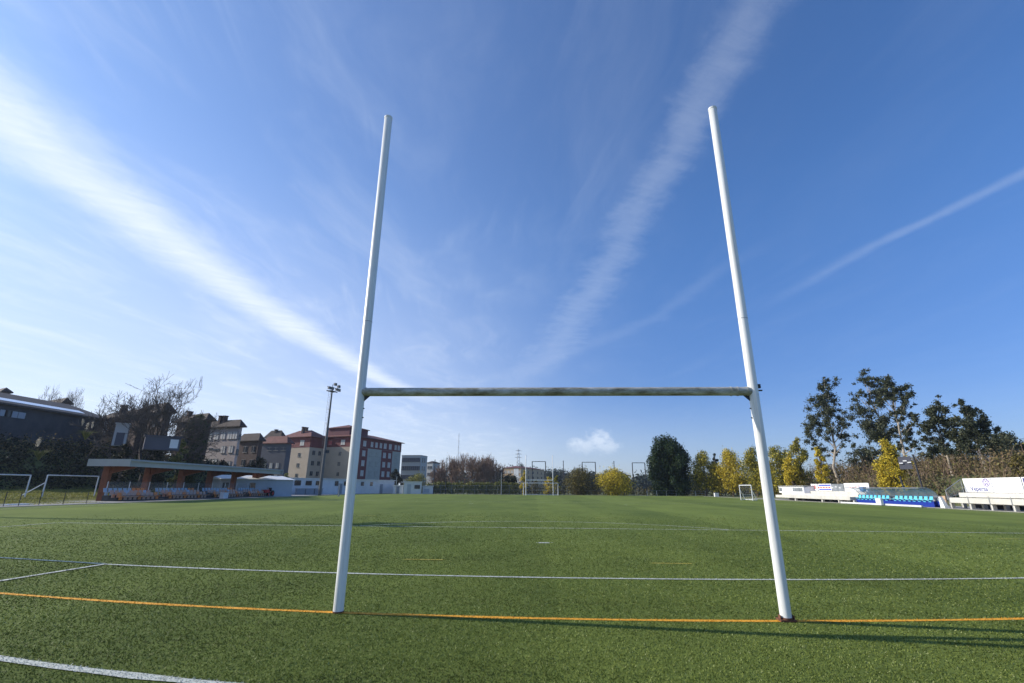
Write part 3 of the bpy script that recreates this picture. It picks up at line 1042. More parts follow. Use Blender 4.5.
# ------------------------------------------------------------------ floodlight masts
def mast(label, x, y, z0, Hm, face):
    g = thing('floodlight_mast', label, 'floodlight', (x, y, z0), 'floodlight masts')
    b = MB()
    b.tube([(x, y, z0), (x, y, z0 + Hm * 0.5), (x, y, z0 + Hm)], [0.26, 0.20, 0.13], 12)
    b.build('pole', M['mast_steel'], g, smooth=True)
    b = MB()
    fx, fy = face
    n_ = math.hypot(fx, fy)
    fx, fy = fx / n_, fy / n_
    sx, sy = -fy, fx
    lx, ly = x - sx * 0.55, y - sy * 0.55
    for q in (-0.2, 0.2):
        b.tube([(lx + fx * q, ly + fy * q, z0), (lx + fx * q, ly + fy * q, z0 + Hm - 0.4)], 0.018, 4)
    for i in range(int(Hm / 0.45)):
        b.tube([(lx - fx * .2, ly - fy * .2, z0 + .4 + i * .45), (lx + fx * .2, ly + fy * .2, z0 + .4 + i * .45)], 0.012, 3)
    for i in range(int(Hm / 2.6)):
        b.tube([(x, y, z0 + 1.5 + 2.6 * i), (lx, ly, z0 + 1.5 + 2.6 * i)], 0.03, 4)
    b.build('ladder', M['mast_steel'], g)
    b = MB()
    b.box((x, y, z0 + Hm - 0.35), (1.7, 1.1, 0.06), (sx, sy))
    b.tube([(x - sx * 1.2, y - sy * 1.2, z0 + Hm + 0.35), (x + sx * 1.2, y + sy * 1.2, z0 + Hm + 0.35)], 0.05, 6)
    b.tube([(x - sx * 1.2, y - sy * 1.2, z0 + Hm - 0.35), (x + sx * 1.2, y + sy * 1.2, z0 + Hm - 0.35)], 0.05, 6)
    b.tube([(x, y, z0 + Hm), (x, y, z0 + Hm + 0.9)], 0.05, 6)
    hg = b.build('lamp_platform', M['dark_steel'], g)
    for (q, zq, wd_) in ((-0.95, 0.1, 0.62), (-0.35, 0.1, 0.5), (0.25, 0.95, 0.5), (0.75, 0.1, 0.5), (1.1, 0.7, 0.5), (1.3, 0.05, 0.4)):
        b = MB()
        cx_, cy_, cz_ = x + sx * q + fx * 0.3, y + sy * q + fy * 0.3, z0 + Hm + zq
        b.box((cx_, cy_, cz_), (wd_ * .8, 0.34, 0.42), (sx, sy))
        b.box((cx_ + fx * 0.2, cy_ + fy * 0.2, cz_ - 0.03), (wd_, 0.06, 0.5), (sx, sy))
        b.build('lamp', M['mast_steel'], hg)
    b = MB()
    b.box((x + sx * .3, y + sy * .3, z0 + Hm * 0.40), (0.9, 0.5, 0.5), (sx, sy))
    b.build('control_box', M['dark_steel'], g)
    return g


mast('tall grey floodlight mast with ladder rising before the red topped apartment block', -36.3, 75.6, 0.0, 18.1, (0.8, -0.35))
mast('floodlight mast outside the left edge whose long shadow lies across the turf', -43.5, 18.4, 0.0, 19.6, (0.8, 0.5))


# ------------------------------------------------------------------ buildings
def az_hit(C, d, px, py):
    """distance along the plan direction d from C to where the pixel's azimuth crosses"""
    r_ = ray(px, py)
    A_ = np.array([[d[0], -r_[0]], [d[1], -r_[1]]])
    s = np.linalg.solve(A_, CAM[:2] - np.array(C[:2]))
    return s[0]


def hip_roof(b, poly, z, h, over, thick=0.18, ridge=None):
    """hipped roof over a 4-corner plan polygon (counter-clockwise from corner 0)"""
    P_ = [Vector((x, y)) for x, y in poly]
    cen = sum(P_, Vector((0, 0))) / 4
    e1, e2 = (P_[1] - P_[0]), (P_[3] - P_[0])
    l1, l2 = e1.length, e2.length
    u, w_ = e1.normalized(), e2.normalized()
    Q = [P_[0] - u * over - w_ * over, P_[1] + u * over - w_ * over, P_[2] + u * over + w_ * over, P_[3] - u * over + w_ * over]
    l1 += 2 * over
    l2 += 2 * over
    if l1 >= l2:
        ra, rb = cen - u * (l1 - l2) / 2 * 0.98, cen + u * (l1 - l2) / 2 * 0.98
        idx = [(0, 1, 5, 4), (1, 2, 5), (2, 3, 4, 5), (3, 0, 4)]
    else:
        ra, rb = cen - w_ * (l2 - l1) / 2 * 0.98, cen + w_ * (l2 - l1) / 2 * 0.98
        idx = [(1, 2, 5, 4), (2, 3, 5), (3, 0, 4, 5), (0, 1, 4)]
    b.prism([tuple(q) for q in Q], z, z + thick)
    vs = [(q.x, q.y, z + thick) for q in Q] + [(ra.x, ra.y, z + thick + h), (rb.x, rb.y, z + thick + h)]
    b.add(vs, idx)


WIN = {}


def win_mesh(w_, h_, key, fr=True):
    fr = h_ > 0.6 and h_ < 5
    k = (round(w_, 2), round(h_, 2), key)
    if k not in WIN:
        b = MB()
        b.box((0, 0, 0), (w_, 0.08, h_), mi=0)
        if fr:
            b.box((0, 0.02, -h_ / 2 - 0.05), (w_ + 0.25, 0.16, 0.08), mi=1)
            b.box((0, 0.03, 0), (0.06, 0.08, h_), mi=1)
            b.box((0, 0.03, h_ / 2 + 0.03), (w_ + 0.12, 0.08, 0.06), mi=1)
        me = bpy.data.meshes.new('window_pane')
        me.from_pydata(b.v, [], b.f)
        me.materials.append(M[key])
        me.materials.append(M['sill'])
        me.polygons.foreach_set('material_index', b.mi)
        WIN[k] = me
    return WIN[k]


def building(name, label, cpx, cpy, D, lpx, rpx, t, z0, wall, roof, rh, over=0.5, lwin=None, rwin=None, top=None, chim=(), group=None, cat='building', lrow=None):
    """corner pixel at the eaves, range D, pixel columns of the far ends of its left and right faces, turn t"""
    Cn = pt(cpx, cpy, D)
    ze = Cn[2]
    tl = R(t)
    el = np.array([-math.cos(tl), math.sin(tl)])
    er = np.array([math.sin(tl), math.cos(tl)])
    Ll = az_hit(Cn, el, lpx, cpy)
    Lr = az_hit(Cn, er, rpx, cpy)
    Ll, Lr = abs(Ll), abs(Lr)
    c0 = np.array(Cn[:2])
    poly = [c0, c0 + er * Lr, c0 + er * Lr + el * Ll, c0 + el * Ll]
    cen = (poly[0] + poly[2]) / 2
    g = thing(name, label, cat, (cen[0], cen[1], z0), group)
    zt = ze - (top[0] if top else 0)
    b = MB()
    b.prism([tuple(q) for q in poly], z0, zt)
    b.build('wall', M[wall], g)
    if top:
        b = MB()
        o = 0.06
        pp_ = [poly[0] - er * o - el * o, poly[1] + er * o - el * o, poly[2] + er * o + el * o, poly[3] - er * o + el * o]
        b.prism([tuple(q) for q in pp_], zt, ze)
        b.build('upper_wall', M[top[1]], g)
    b = MB()
    hip_roof(b, [tuple(q) for q in poly], ze + 0.005, rh, over)
    ro = b.build('roof', M[roof], g)
    for (a_, b_, hh) in chim:
        q = poly[0] + er * Lr * a_ + el * Ll * b_
        bb = MB()
        bb.box((q[0], q[1], ze + rh * 0.5 + hh / 2), (0.8, 0.6, hh + rh * .6), er)
        bb.box((q[0], q[1], ze + rh * 0.8 + hh + 0.05), (1.0, 0.8, 0.14), er)
        bb.build('chimney', M['brown_wall'], ro)
    for face, spec, d, ln, nrm in (('l', lwin, el, Ll, -er), ('r', rwin, er, Lr, -el)):
        if not spec:
            continue
        ang = math.atan2(nrm[1], nrm[0]) - PI / 2
        for (fr_, zdn, w_, h_, key) in spec:
            up_ = top and zdn < top[0]
            q = c0 + d * ln * fr_ + nrm * (0.062 if up_ else 0.052)
            o = bpy.data.objects.new('window', win_mesh(w_, h_, key))
            COL.objects.link(o)
            o.parent = g
            o.location = np.array((q[0], q[1], ze - zdn)) - world_loc(g)
            o.rotation_euler = (0, 0, ang)
    return g, c0, el, er, Ll, Lr, ze


def grid(cols, zs, w_, h_, key='shutter', skip=0.0):
    out = []
    for z in zs:
        for c_ in cols:
            if random.random() >= skip:
                out.append((c_, z, w_, h_, key))
    return out


# the red topped apartment blocks
fl = [1.5 + 2.9 * i for i in range(6)]
lw = [(0.28, 1.6, 1.5, 1.5, 'shutter'), (0.66, 1.6, 1.1, 1.1, 'print_red')]
for i in range(1, 6):
    lw += [(0.34, fl[i] + 0.6, 0.8, 1.0, 'glass'), (0.72, fl[i] + 0.5, 0.45, 0.9, 'glass')]
building('apartment_building', 'beige apartment block with a red top floor left of the floodlight mast', 311, 437, 152, 283.5, 326, 20, 0.4, 'beige', 'red_tile', 2.2, 0.7, lw,
         grid((0.3, 0.7), fl[1:], 1.0, 1.2, 'glass'), (2.9, 'maroon'), ((0.25, 0.45, 1.4), (0.45, 0.45, 1.4)))
lw = [(0.25, 1.6, 1.5, 1.4, 'shutter'), (0.62, 1.6, 1.2, 1.2, 'print_red')]
for i in range(1, 6):
    lw += [(0.3, fl[i] + 0.5, 0.9, 1.0, 'glass'), (0.75, fl[i] + 0.5, 0.6, 0.9, 'glass')]
rw = []
for z in fl:
    for c_ in (0.10, 0.23, 0.64, 0.75):
        rw.append((c_, z + 0.1, 1.35, 1.6, 'shutter'))
for c_ in (0.37, 0.46, 0.55, 0.87, 0.94):
    rw.append((c_, 1.6, 1.1, 1.5, 'shutter'))
for z in fl[1:]:
    for c_ in (0.38, 0.50, 0.90):
        rw.append((c_, z + 0.1, 1.5, 1.3, 'greygreen'))
g, c0, el, er, Ll, Lr, ze = building('apartment_building', 'long apartment block with maroon window bands right of the floodlight mast', 352.5, 436.5, 150, 318.5, 402, 20, 0.3, 'greygreen', 'red_tile', 1.9, 0.8, lw, rw,
                                     (2.9, 'maroon'), ((0.55, 0.5, 1.2),))
for (a_, b_) in ((0.03, 0.30), (0.58, 0.81)):
    b = MB()
    q = c0 + er * Lr * (a_ + b_) / 2 - el * 0.015
    b.box((q[0], q[1], (0.3 + ze - 2.95) / 2 + 1.2), (Lr * (b_ - a_), 0.06, ze - 2.95 - 0.3 - 2.4), er)
    b.build('maroon_band', M['maroon'], g)
b = MB()
q = c0 + el * Ll * 0.5 - er * 0.015
b.box((q[0], q[1], (0.3 + ze - 2.95) / 2), (Ll - 0.05, 0.05, ze - 2.95 - 0.3), el)
b.build('beige_gable_wall', M['beige'], g)
b = MB()
cc = c0 + el * Ll * 0.5 + er * Lr * 0.22
hw = 4.2
b.box((cc[0], cc[1], ze + 1.5), (2 * hw, 2 * hw, 2.6), er)
att = b.build('attic_wall', M['maroon_dark'], g)
b = MB()
hip_roof(b, [tuple(cc - er * hw - el * hw), tuple(cc + er * hw - el * hw), tuple(cc + er * hw + el * hw), tuple(cc - er * hw + el * hw)], ze + 2.81, 1.3, 0.4)
b.build('attic_roof', M['red_tile'], att)

# grey flat block further right
building('office_building', 'grey flat roofed block with rows of windows right of the apartments', 421, 455.5, 185, 402, 427.5, 8, 0.0, 'grey_wall', 'grey_wall', 0.1, 0.1,
         grid([0.08 + 0.105 * i for i in range(9)], (1.6, 4.6, 7.8), 0.8, 1.5, 'bluegrey_wall') + grid([0.08 + 0.105 * i for i in range(9)], (10.6,), 0.8, 1.6, 'glass'),
         grid((0.3, 0.6), (1.6, 4.6, 7.8), 0.8, 1.5, 'glass'))
building('office_building', 'small pale block half hidden behind the brown thicket', 433, 463, 230, 427, 440, 20, 0.0, 'grey_wall', 'brown_tile', 0.8, 0.2, grid((0.3, 0.7), (2, 5), 1, 1.2, 'glass'))

# stained grey block on the bank and houses round it
lw = grid((0.08, 0.2, 0.36, 0.52, 0.68, 0.9), (1.6,), 1.2, 1.4, 'shutter') + grid((0.12, 0.3), (4.4, 7.4), 1.1, 1.3, 'shutter', 0.2) + \
    [(0.45, 4.4, 1.4, 0.4, 'glass'), (0.6, 4.2, 1.2, 0.35, 'glass'), (0.62, 7.0, 1.5, 1.5, 'shutter'), (0.45, 7.0, 1.2, 1.5, 'shutter'), (0.38, 10.2, 1.3, 1.4, 'shutter'), (0.14, 10.4, 1.0, 1.2, 'shutter'), (0.1, 12.6, 1.2, 1.0, 'shutter')]
building('apartment_building', 'weathered pinkish grey block of flats on the bank behind the covered stand', 240, 427, 112, 199, 242.5, 18, 4.5, 'pinkish', 'brown_tile', 1.4, 0.6, lw, grid((.5,), (2, 5, 8), 0.6, 1.2, 'glass'), None, ((0.2, 0.5, 1.3), (0.5, 0.42, 1.3)))
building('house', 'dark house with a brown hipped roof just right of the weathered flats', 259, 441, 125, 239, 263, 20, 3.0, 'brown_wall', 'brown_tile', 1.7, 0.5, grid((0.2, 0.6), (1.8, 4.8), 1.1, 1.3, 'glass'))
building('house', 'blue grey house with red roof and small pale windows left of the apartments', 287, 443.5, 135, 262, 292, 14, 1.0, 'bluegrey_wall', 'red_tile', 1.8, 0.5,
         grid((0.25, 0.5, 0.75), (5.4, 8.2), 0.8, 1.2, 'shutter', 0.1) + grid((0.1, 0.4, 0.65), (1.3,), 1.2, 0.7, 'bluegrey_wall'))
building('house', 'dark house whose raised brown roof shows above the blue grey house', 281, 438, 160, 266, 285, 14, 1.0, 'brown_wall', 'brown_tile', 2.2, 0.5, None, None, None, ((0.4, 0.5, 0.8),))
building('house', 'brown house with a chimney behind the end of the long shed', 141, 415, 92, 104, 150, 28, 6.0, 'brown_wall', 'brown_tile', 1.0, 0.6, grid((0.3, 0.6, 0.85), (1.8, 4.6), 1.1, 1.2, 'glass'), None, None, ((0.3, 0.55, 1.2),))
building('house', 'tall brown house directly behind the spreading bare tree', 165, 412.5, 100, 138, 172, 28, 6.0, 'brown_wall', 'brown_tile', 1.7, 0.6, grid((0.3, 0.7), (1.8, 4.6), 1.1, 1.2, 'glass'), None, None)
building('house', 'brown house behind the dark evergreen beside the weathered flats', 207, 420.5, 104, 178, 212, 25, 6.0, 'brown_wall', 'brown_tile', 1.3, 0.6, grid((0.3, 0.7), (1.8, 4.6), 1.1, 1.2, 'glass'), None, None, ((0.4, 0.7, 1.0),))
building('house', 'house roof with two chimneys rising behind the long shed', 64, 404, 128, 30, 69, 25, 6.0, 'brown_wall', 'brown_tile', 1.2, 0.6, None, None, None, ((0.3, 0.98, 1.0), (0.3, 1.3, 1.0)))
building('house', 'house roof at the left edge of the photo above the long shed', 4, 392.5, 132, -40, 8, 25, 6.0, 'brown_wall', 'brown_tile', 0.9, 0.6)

# long shed along the top of the bank
XS = -69.0
e0, e1 = onx(-60, 391, XS), onx(113, 417.5, XS)
ys0, ys1 = e0[1], e1[1]
zr = (e0[2] + e1[2]) / 2
zg = 6.0
sh = thing('long_shed', 'long low shed with a bright metal strip along its brown roof', 'shed', (XS - 4, (ys0 + ys1) / 2, zg))
b = MB()
b.box((XS - 4.5, (ys0 + ys1) / 2, (zg + zr - 0.5) / 2), (7.8, ys1 - ys0 - 1.0, zr - 0.5 - zg))
sw = b.build('wall', M['shed_wall'], sh)
rise, half = 2.0, 5.0
b = MB()
b.add([(XS, ys0, zr - .25), (XS, ys1, zr - .25), (XS - half, ys1 - 3.0, zr - .25 + rise), (XS - half, ys0, zr - .25 + rise), (XS - 2 * half, ys1, zr - .25), (XS - 2 * half, ys0, zr - .25),
       (XS, ys0, zr - .48), (XS, ys1, zr - .48), (XS - 2 * half, ys1, zr - .48), (XS - 2 * half, ys0, zr - .48)],
      [(0, 1, 2, 3), (3, 2, 4, 5), (1, 4, 2), (0, 6, 7, 1), (1, 7, 8, 4), (6, 9, 8, 7), (0, 3, 5, 9, 6)])
ro = b.build('roof', M['shed_roof'], sh)
b = MB()
f0, f1 = ys0, ys1 - 4.0
sl_ = rise / half
xa_, xc_ = XS - 1.0, XS - 2.1
za_, zc_ = zr - .25 + sl_ * 1.0 + 0.03, zr - .25 + sl_ * 2.1 + 0.03
b.add([(xa_, f0, za_), (xa_, f1, za_), (xc_, f1, zc_), (xc_, f0, zc_), (xa_, f0, za_ - .06), (xa_, f1, za_ - .06), (xc_, f1, zc_ - .06), (xc_, f0, zc_ - .06)],
      [(0, 1, 2, 3), (0, 4, 5, 1), (1, 5, 6, 2), (2, 6, 7, 3), (3, 7, 4, 0), (7, 6, 5, 4)])
b.build('metal_strip', M['bright_metal'], ro)
for q in (3, 8, 14, 22):
    c = onx(q, 415, XS - 0.56)
    b = MB()
    b.box((XS - 0.57, c[1], zr - 1.5), (0.05, 0.9, 0.8))
    b.build('window', M['cabin' if q != 8 else 'glass'], sh)
b = MB()
b.box((XS - 0.5, ys1 - 0.45, zr - 1.4), (0.3, 0.5, 1.7))
b.build('end_panel', M['white_wall'], sh)
c = pt(122, 431, 76)
b = MB()
b.box((c[0], c[1], c[2] - 0.5), (1.3, 1.2, 2.6), (0.8, 0.6))
hb_ = b
g = thing('pale_hut', 'small pale hut standing just beyond the end of the long shed', 'hut', (c[0], c[1], c[2] - 1.9))
b.build('wall', M['grey_wall'], g)
b = MB()
b.box((c[0], c[1], c[2] + 0.86), (1.5, 1.4, 0.12), (0.8, 0.6))
b.build('roof', M['grey_wall'], g)
b = MB()
b.box((c[0] + .38, c[1] - .5, c[2] - 1.0), (0.8, 0.05, 1.5), (0.8, 0.6))
b.build('door', M['bluegrey_wall'], g)
c = pt(163, 439.5, 70)
g = thing('blue_hut', 'low blue grey hut with a white sheet on its end under the bare tree', 'hut', (c[0], c[1], c[2] - 1.2))
b = MB()
b.box((c[0], c[1], c[2] - .5), (3.4, 1.8, 1.5), (0.75, 0.66))
b.build('wall', M['bluegrey_wall'], g)
b = MB()
b.box((c[0], c[1], c[2] + .31), (3.7, 2.1, 0.1), (0.75, 0.66))
b.build('roof', M['bluegrey_wall'], g)
b = MB()
b.box((c[0] + 0.75 * 1.1 + .66 * .93, c[1] + .66 * 1.1 - .75 * .93, c[2] - .5), (0.8, 0.04, 1.0), (0.75, 0.66))
b.build('sheet', M['white_wall'], g)

# changing rooms: long white building beyond the stand
pa, pb_ = np.array([-44.0, 79.5]), np.array([-32.8, 107.5])
dv = (pb_ - pa) / np.linalg.norm(pb_ - pa)
nv = np.array([dv[1], -dv[0]])
g = thing('changing_rooms', 'long low white building beyond the covered stand below the apartments', 'building', (*((pa + pb_) / 2 - nv * 2.5), 0))
ln = np.linalg.norm(pb_ - pa)
cc = (pa + pb_) / 2 - nv * 2.5
b = MB()
b.box((cc[0], cc[1], 1.4), (ln, 5.0, 2.84), dv)
b.build('wall', M['white_wall'], g)
b = MB()
b.box((cc[0], cc[1], 2.88), (ln + 0.3, 5.4, 0.12), dv)
b.build('roof', M['sheet_roof'], g)
for px_, w_, h_ in ((297, 1.4, 0.9), (308, 1.4, 0.8), (318, 1.4, 0.8), (336, 0.9, 0.9), (345, 0.9, 0.8), (362, 0.9, 0.8), (371, 0.8, 0.8)):
    s = az_hit(pa, dv, px_, 488)
    q = pa + dv * s + nv * 0.03
    b = MB()
    b.box((q[0], q[1], 2.05), (w_, 0.08, h_), dv)
    b.build('window', M['glass'], g)
for px_ in (286, 340, 352, 381):
    s = az_hit(pa, dv, px_, 490)
    q = pa + dv * s + nv * 0.03
    b = MB()
    b.box((q[0], q[1], 1.02), (0.95, 0.09, 2.02), dv)
    b.build('door', M['grey_block'], g)
bg_ = thing('block_wall', 'low blue grey block wall running before the white changing rooms', 'wall', (*(pa + nv * 2.2), 0))
s0, s1 = az_hit(pa + nv * 2.2, dv, 295, 494), az_hit(pa + nv * 2.2, dv, 322, 494)
b = MB()
for i in range(3):
    q = pa + nv * 2.2 + dv * (s0 + (s1 - s0) * (i + 0.5) / 3)
    b.box((q[0], q[1], 0.52), ((s1 - s0) / 3 - 0.25, 0.35, 1.04), dv)
b.build('panel', M['grey_block'], bg_)
b = MB()
q = pa + nv * 2.2 + dv * (s0 + s1) / 2
b.box((q[0], q[1], 1.08), (s1 - s0, 0.42, 0.07), dv)
b.build('coping', M['path'], bg_)
# sheet cabin behind the stand
pa2, pb2 = pt(219, 490, 79), pt(292, 490, 84)
dv2 = (pb2 - pa2)[:2] / np.linalg.norm((pb2 - pa2)[:2])
nv2 = np.array([dv2[1], -dv2[0]])
ln2 = np.linalg.norm((pb2 - pa2)[:2])
cc = (pa2[:2] + pb2[:2]) / 2 - nv2 * 1.6
g = thing('sheet_cabin', 'blue grey sheet cabin with pale low roof behind the far pillars', 'cabin', (cc[0], cc[1], 0))
b = MB()
b.box((cc[0], cc[1], 1.2), (ln2, 3.2, 2.44), dv2)
b.build('wall', M['cabin'], g)
b = MB()
u_ = Vector((dv2[0], dv2[1], 0))
w_ = Vector((nv2[0], nv2[1], 0))
c3 = Vector((cc[0], cc[1], 0))
a_ = ln2 / 2 + 0.2
b.add([c3 - u_ * a_ + w_ * 1.9 + Vector((0, 0, 2.43)), c3 + u_ * a_ + w_ * 1.9 + Vector((0, 0, 2.43)), c3 + u_ * a_ - w_ * 1.9 + Vector((0, 0, 3.0)), c3 - u_ * a_ - w_ * 1.9 + Vector((0, 0, 3.0)),
       c3 - u_ * a_ + w_ * 1.9 + Vector((0, 0, 2.35)), c3 + u_ * a_ + w_ * 1.9 + Vector((0, 0, 2.35)), c3 + u_ * a_ - w_ * 1.9 + Vector((0, 0, 2.35)), c3 - u_ * a_ - w_ * 1.9 + Vector((0, 0, 2.35))],
      [(0, 1, 2, 3), (7, 6, 5, 4), (0, 4, 5, 1), (1, 5, 6, 2), (2, 6, 7, 3), (3, 7, 4, 0)])
b.build('roof', M['sheet_roof'], g)
for px_, key in ((225, 'glass'), (252, 'glass')):
    s = az_hit(pa2, dv2, px_, 488)
    q = pa2[:2] + dv2 * s + nv2 * 0.03
    b = MB()
    b.box((q[0], q[1], 1.5), (0.8, 0.07, 0.8), dv2)
    b.build('window', M[key], g)


def cabin(label, p0, p1, D0, D1, h, wall, roofm, panels):
    a, c_ = pt(p0, 490, D0)[:2], pt(p1, 490, D1)[:2]
    d = (c_ - a) / np.linalg.norm(c_ - a)
    n_ = np.array([d[1], -d[0]])
    l_ = np.linalg.norm(c_ - a)
    m_ = (a + c_) / 2 - n_ * 1.4
    g = thing('cabin', label, 'cabin', (m_[0], m_[1], 0))
    b = MB()
    b.box((m_[0], m_[1], h / 2), (l_, 2.8, h), d)
    b.build('wall', M[wall], g)
    b = MB()
    b.box((m_[0], m_[1], h + 0.06), (l_ + 0.3, 3.1, 0.14), d)
    b.build('roof', M[roofm], g)
    for (s, w_, z, hh, key) in panels:
        q = a + d * l_ * s + n_ * 0.03
        b = MB()
        b.box((q[0], q[1], z), (w_, 0.07, hh), d)
        b.build('door' if z - hh / 2 < .1 else 'window', M[key], g)
    return g


cabin('white cabin with a pale flat roof standing left of the ivy hedge', 403.5, 421.5, 112, 112, 2.5, 'white_wall', 'sheet_roof', ((0.3, 0.8, 1.02, 2.0, 'cabin'), (0.75, 1.2, 1.5, 0.8, 'glass')))
cabin('low white hut tucked between the pale cabin and the ivy hedge', 422.5, 433, 113, 113, 1.6, 'white_wall', 'white_wall', ((0.4, 1.2, 0.7, 0.8, 'cabin'),))
cabin('low white hut between the changing rooms and the pale cabin', 393, 403, 114, 113, 1.7, 'white_wall', 'sheet_roof', ((0.5, 0.7, 0.8, 1.5, 'grey_block'),))

# ochre block beyond the far end
building('apartment_building', 'ochre and white apartment block far off behind the distant goal', 521, 468, 270, 503, 544, 22, 0.0, 'yellow_wall', 'red_tile', 1.2, 0.4,
         grid((0.08, 0.5, 0.68, 0.86), (2.0, 4.8, 7.6, 10.4), 1.3, 1.4, 'shutter') + [(0.2, 6, 1.6, 11.5, 'white_wall'), (0.34, 6, 1.2, 11.5, 'white_wall')],
         grid((0.12, 0.3, 0.5, 0.7, 0.88), (2.0, 4.8, 7.6, 10.4), 1.3, 1.3, 'glass'))


# ------------------------------------------------------------------ stands on the right
XR = 36.4


def yr(px, py, x=XR):
    return onx(px, py, x)[1]


def bench_stand(label, ya, yb, tiers, legs, post_every):
    g = thing('bleacher', label, 'bleacher', (XR + 1, (ya + yb) / 2, 0.04))
    for (x, z0, z1, dep) in tiers:
        b = MB()
        b.box((x + dep / 2, (ya + yb) / 2, (z0 + z1) / 2), (dep, yb - ya, z1 - z0))
        b.build('tier', M['concrete'], g, bevel=0.03)
    for y in legs:
        for q in (0.25, 1.25):
            b = MB()
            b.box((XR + q, y, 0.03 + (tiers[0][1] - 0.03) / 2), (0.3, 0.22, tiers[0][1] - 0.033))
            b.build('leg', M['concrete'], g)
    b = MB()
    b.box((XR + 2.0, (ya + yb) / 2, 0.04 + (tiers[0][1]) / 2), (0.1, yb - ya - .1, tiers[0][1] - 0.05))
    b.build('rear_wall', M['under'], g)
    return g


ya, yb = yr(855.5, 500, XR + 0.6), yr(776, 499)
bl = bench_stand('pale concrete bleacher with booth and sponsor boards left of the dugout', ya, yb,
                 [(XR, 0.36, 0.74, 0.95), (XR + 0.98, 0.62, 1.02, 0.95), (XR + 1.96, 0.88, 1.34, 1.0)], [yr(q, 502) for q in (795, 821.5, 838, 853)], 3)


def banner(label, px0, px1, x, z0, z1, m_, py=487):
    ya_, yb_ = onx(px1, py, x)[1], onx(px0, py, x)[1]
    g = thing('sponsor_board', label, 'sponsor board', (x, (ya_ + yb_) / 2, z0))
    b = MB()
    b.box((x + 0.04, (ya_ + yb_) / 2, (z0 + z1) / 2), (0.06, yb_ - ya_ - 0.04, z1 - z0))
    b.build('panel', m_, g)
    return g, ya_, yb_


def strip(g, x, y0, y1, z0, z1, m_, nm='printed_band'):
    b = MB()
    b.box((x, (y0 + y1) / 2, (z0 + z1) / 2), (0.012, abs(y1 - y0), z1 - z0))
    return b.build(nm, m_, g)


xb = XR + 2.6
zb0, zb1 = 1.38, 2.28
g, y0, y1 = banner('white sponsor board with a small red logo, leftmost of the row', 811, 817.6, xb, zb0, zb1, M['board'])
strip(g, xb, y0 + 0.5, y0 + 1.5, zb0 + 0.25, zb0 + 0.7, M['print_red'], 'logo')
strip(g, xb - 0.008, y0 + 0.75, y0 + 1.2, zb0 + 0.38, zb0 + 0.58, M['board'], 'logo_centre')
g, y0, y1 = banner('white sponsor board with blue bands across it in the row on the bleacher', 818, 831.5, xb, zb0, zb1, M['board'])
strip(g, xb, y0 + 0.15, y1 - 0.2, zb0 + 0.62, zb0 + 0.80, M['print_blue'])
strip(g, xb, y0 + 0.15, y1 - 0.2, zb0 + 0.10, zb0 + 0.26, M['print_blue'])
for i in range(5):
    strip(g, xb, y0 + 0.3 + i * 0.62, y0 + 0.75 + i * 0.62, zb0 + 0.36, zb0 + 0.52, M['print_red'], 'printed_mark')
g, y0, y1 = banner('dark grey sponsor board with faded markings between two white boards', 832, 843.5, xb, zb0 - .06, zb1 - 0.03, M['board_grey'])
for i in range(3):
    strip(g, xb, y0 + 0.6 + i * 0.8, y0 + 1.0 + i * 0.8, zb0 + 0.3 + 0.12 * (i % 2), zb0 + 0.5 + 0.12 * (i % 2), M['print_grey'], 'printed_mark')
g, y0, y1 = banner('long white sponsor board with faint red print next to the dugout', 844, 869, xb, zb0 - 0.02, zb1 + 0.04, M['board'])
for i in range(4):
    strip(g, xb, y1 - 1.4 - i * 0.55, y1 - 1.1 - i * 0.5, zb0 + 0.3 + 0.07 * i, zb0 + 0.52 + 0.06 * i, M['print_pink'], 'printed_mark')
b = MB()
c = onx(863, 489.5, xb - 0.6)
b.box((c[0], c[1], 1.34 + 0.25), (0.4, 0.6, 0.48))
b.box((c[0], c[1], 1.34 + 0.52), (0.44, 0.66, 0.06))
tag(b.build('blue_crate', mat('pale_blue_crate', (0.12, 0.25, 0.55), 0.5), bevel=0.02), 'small blue crate standing before the long white sponsor board', 'crate')

# booth on the bleacher
y0, y1 = yr(805, 490, XR + 1.3), yr(780, 490, XR + 1.3)
g = thing('white_booth', 'small white booth with dark windows on the far end of bleacher', 'booth', (XR + 1.9, (y0 + y1) / 2, 1.03))
b = MB()
b.extrude([(XR + 1.15, 1.025), (XR + 1.94, 1.025), (XR + 1.94, 1.345), (XR + 2.6, 1.345), (XR + 2.6, 1.95), (XR + 1.15, 1.85)], y0, y1)
b.build('wall', M['board'], g)
for (f0, f1) in ((0.05, 0.42), (0.86, 0.98)):
    b = MB()
    b.box((XR + 1.14, y0 + (y1 - y0) * (f0 + f1) / 2, 1.5), (0.04, (y1 - y0) * (f1 - f0), 0.5))
    b.build('window', M['board_grey'], g)
b = MB()
b.box((XR + 1.9, (y0 + y1) / 2, 1.99), (1.6, y1 - y0 + .2, 0.06))
b.build('roof', M['sheet_roof'], g)

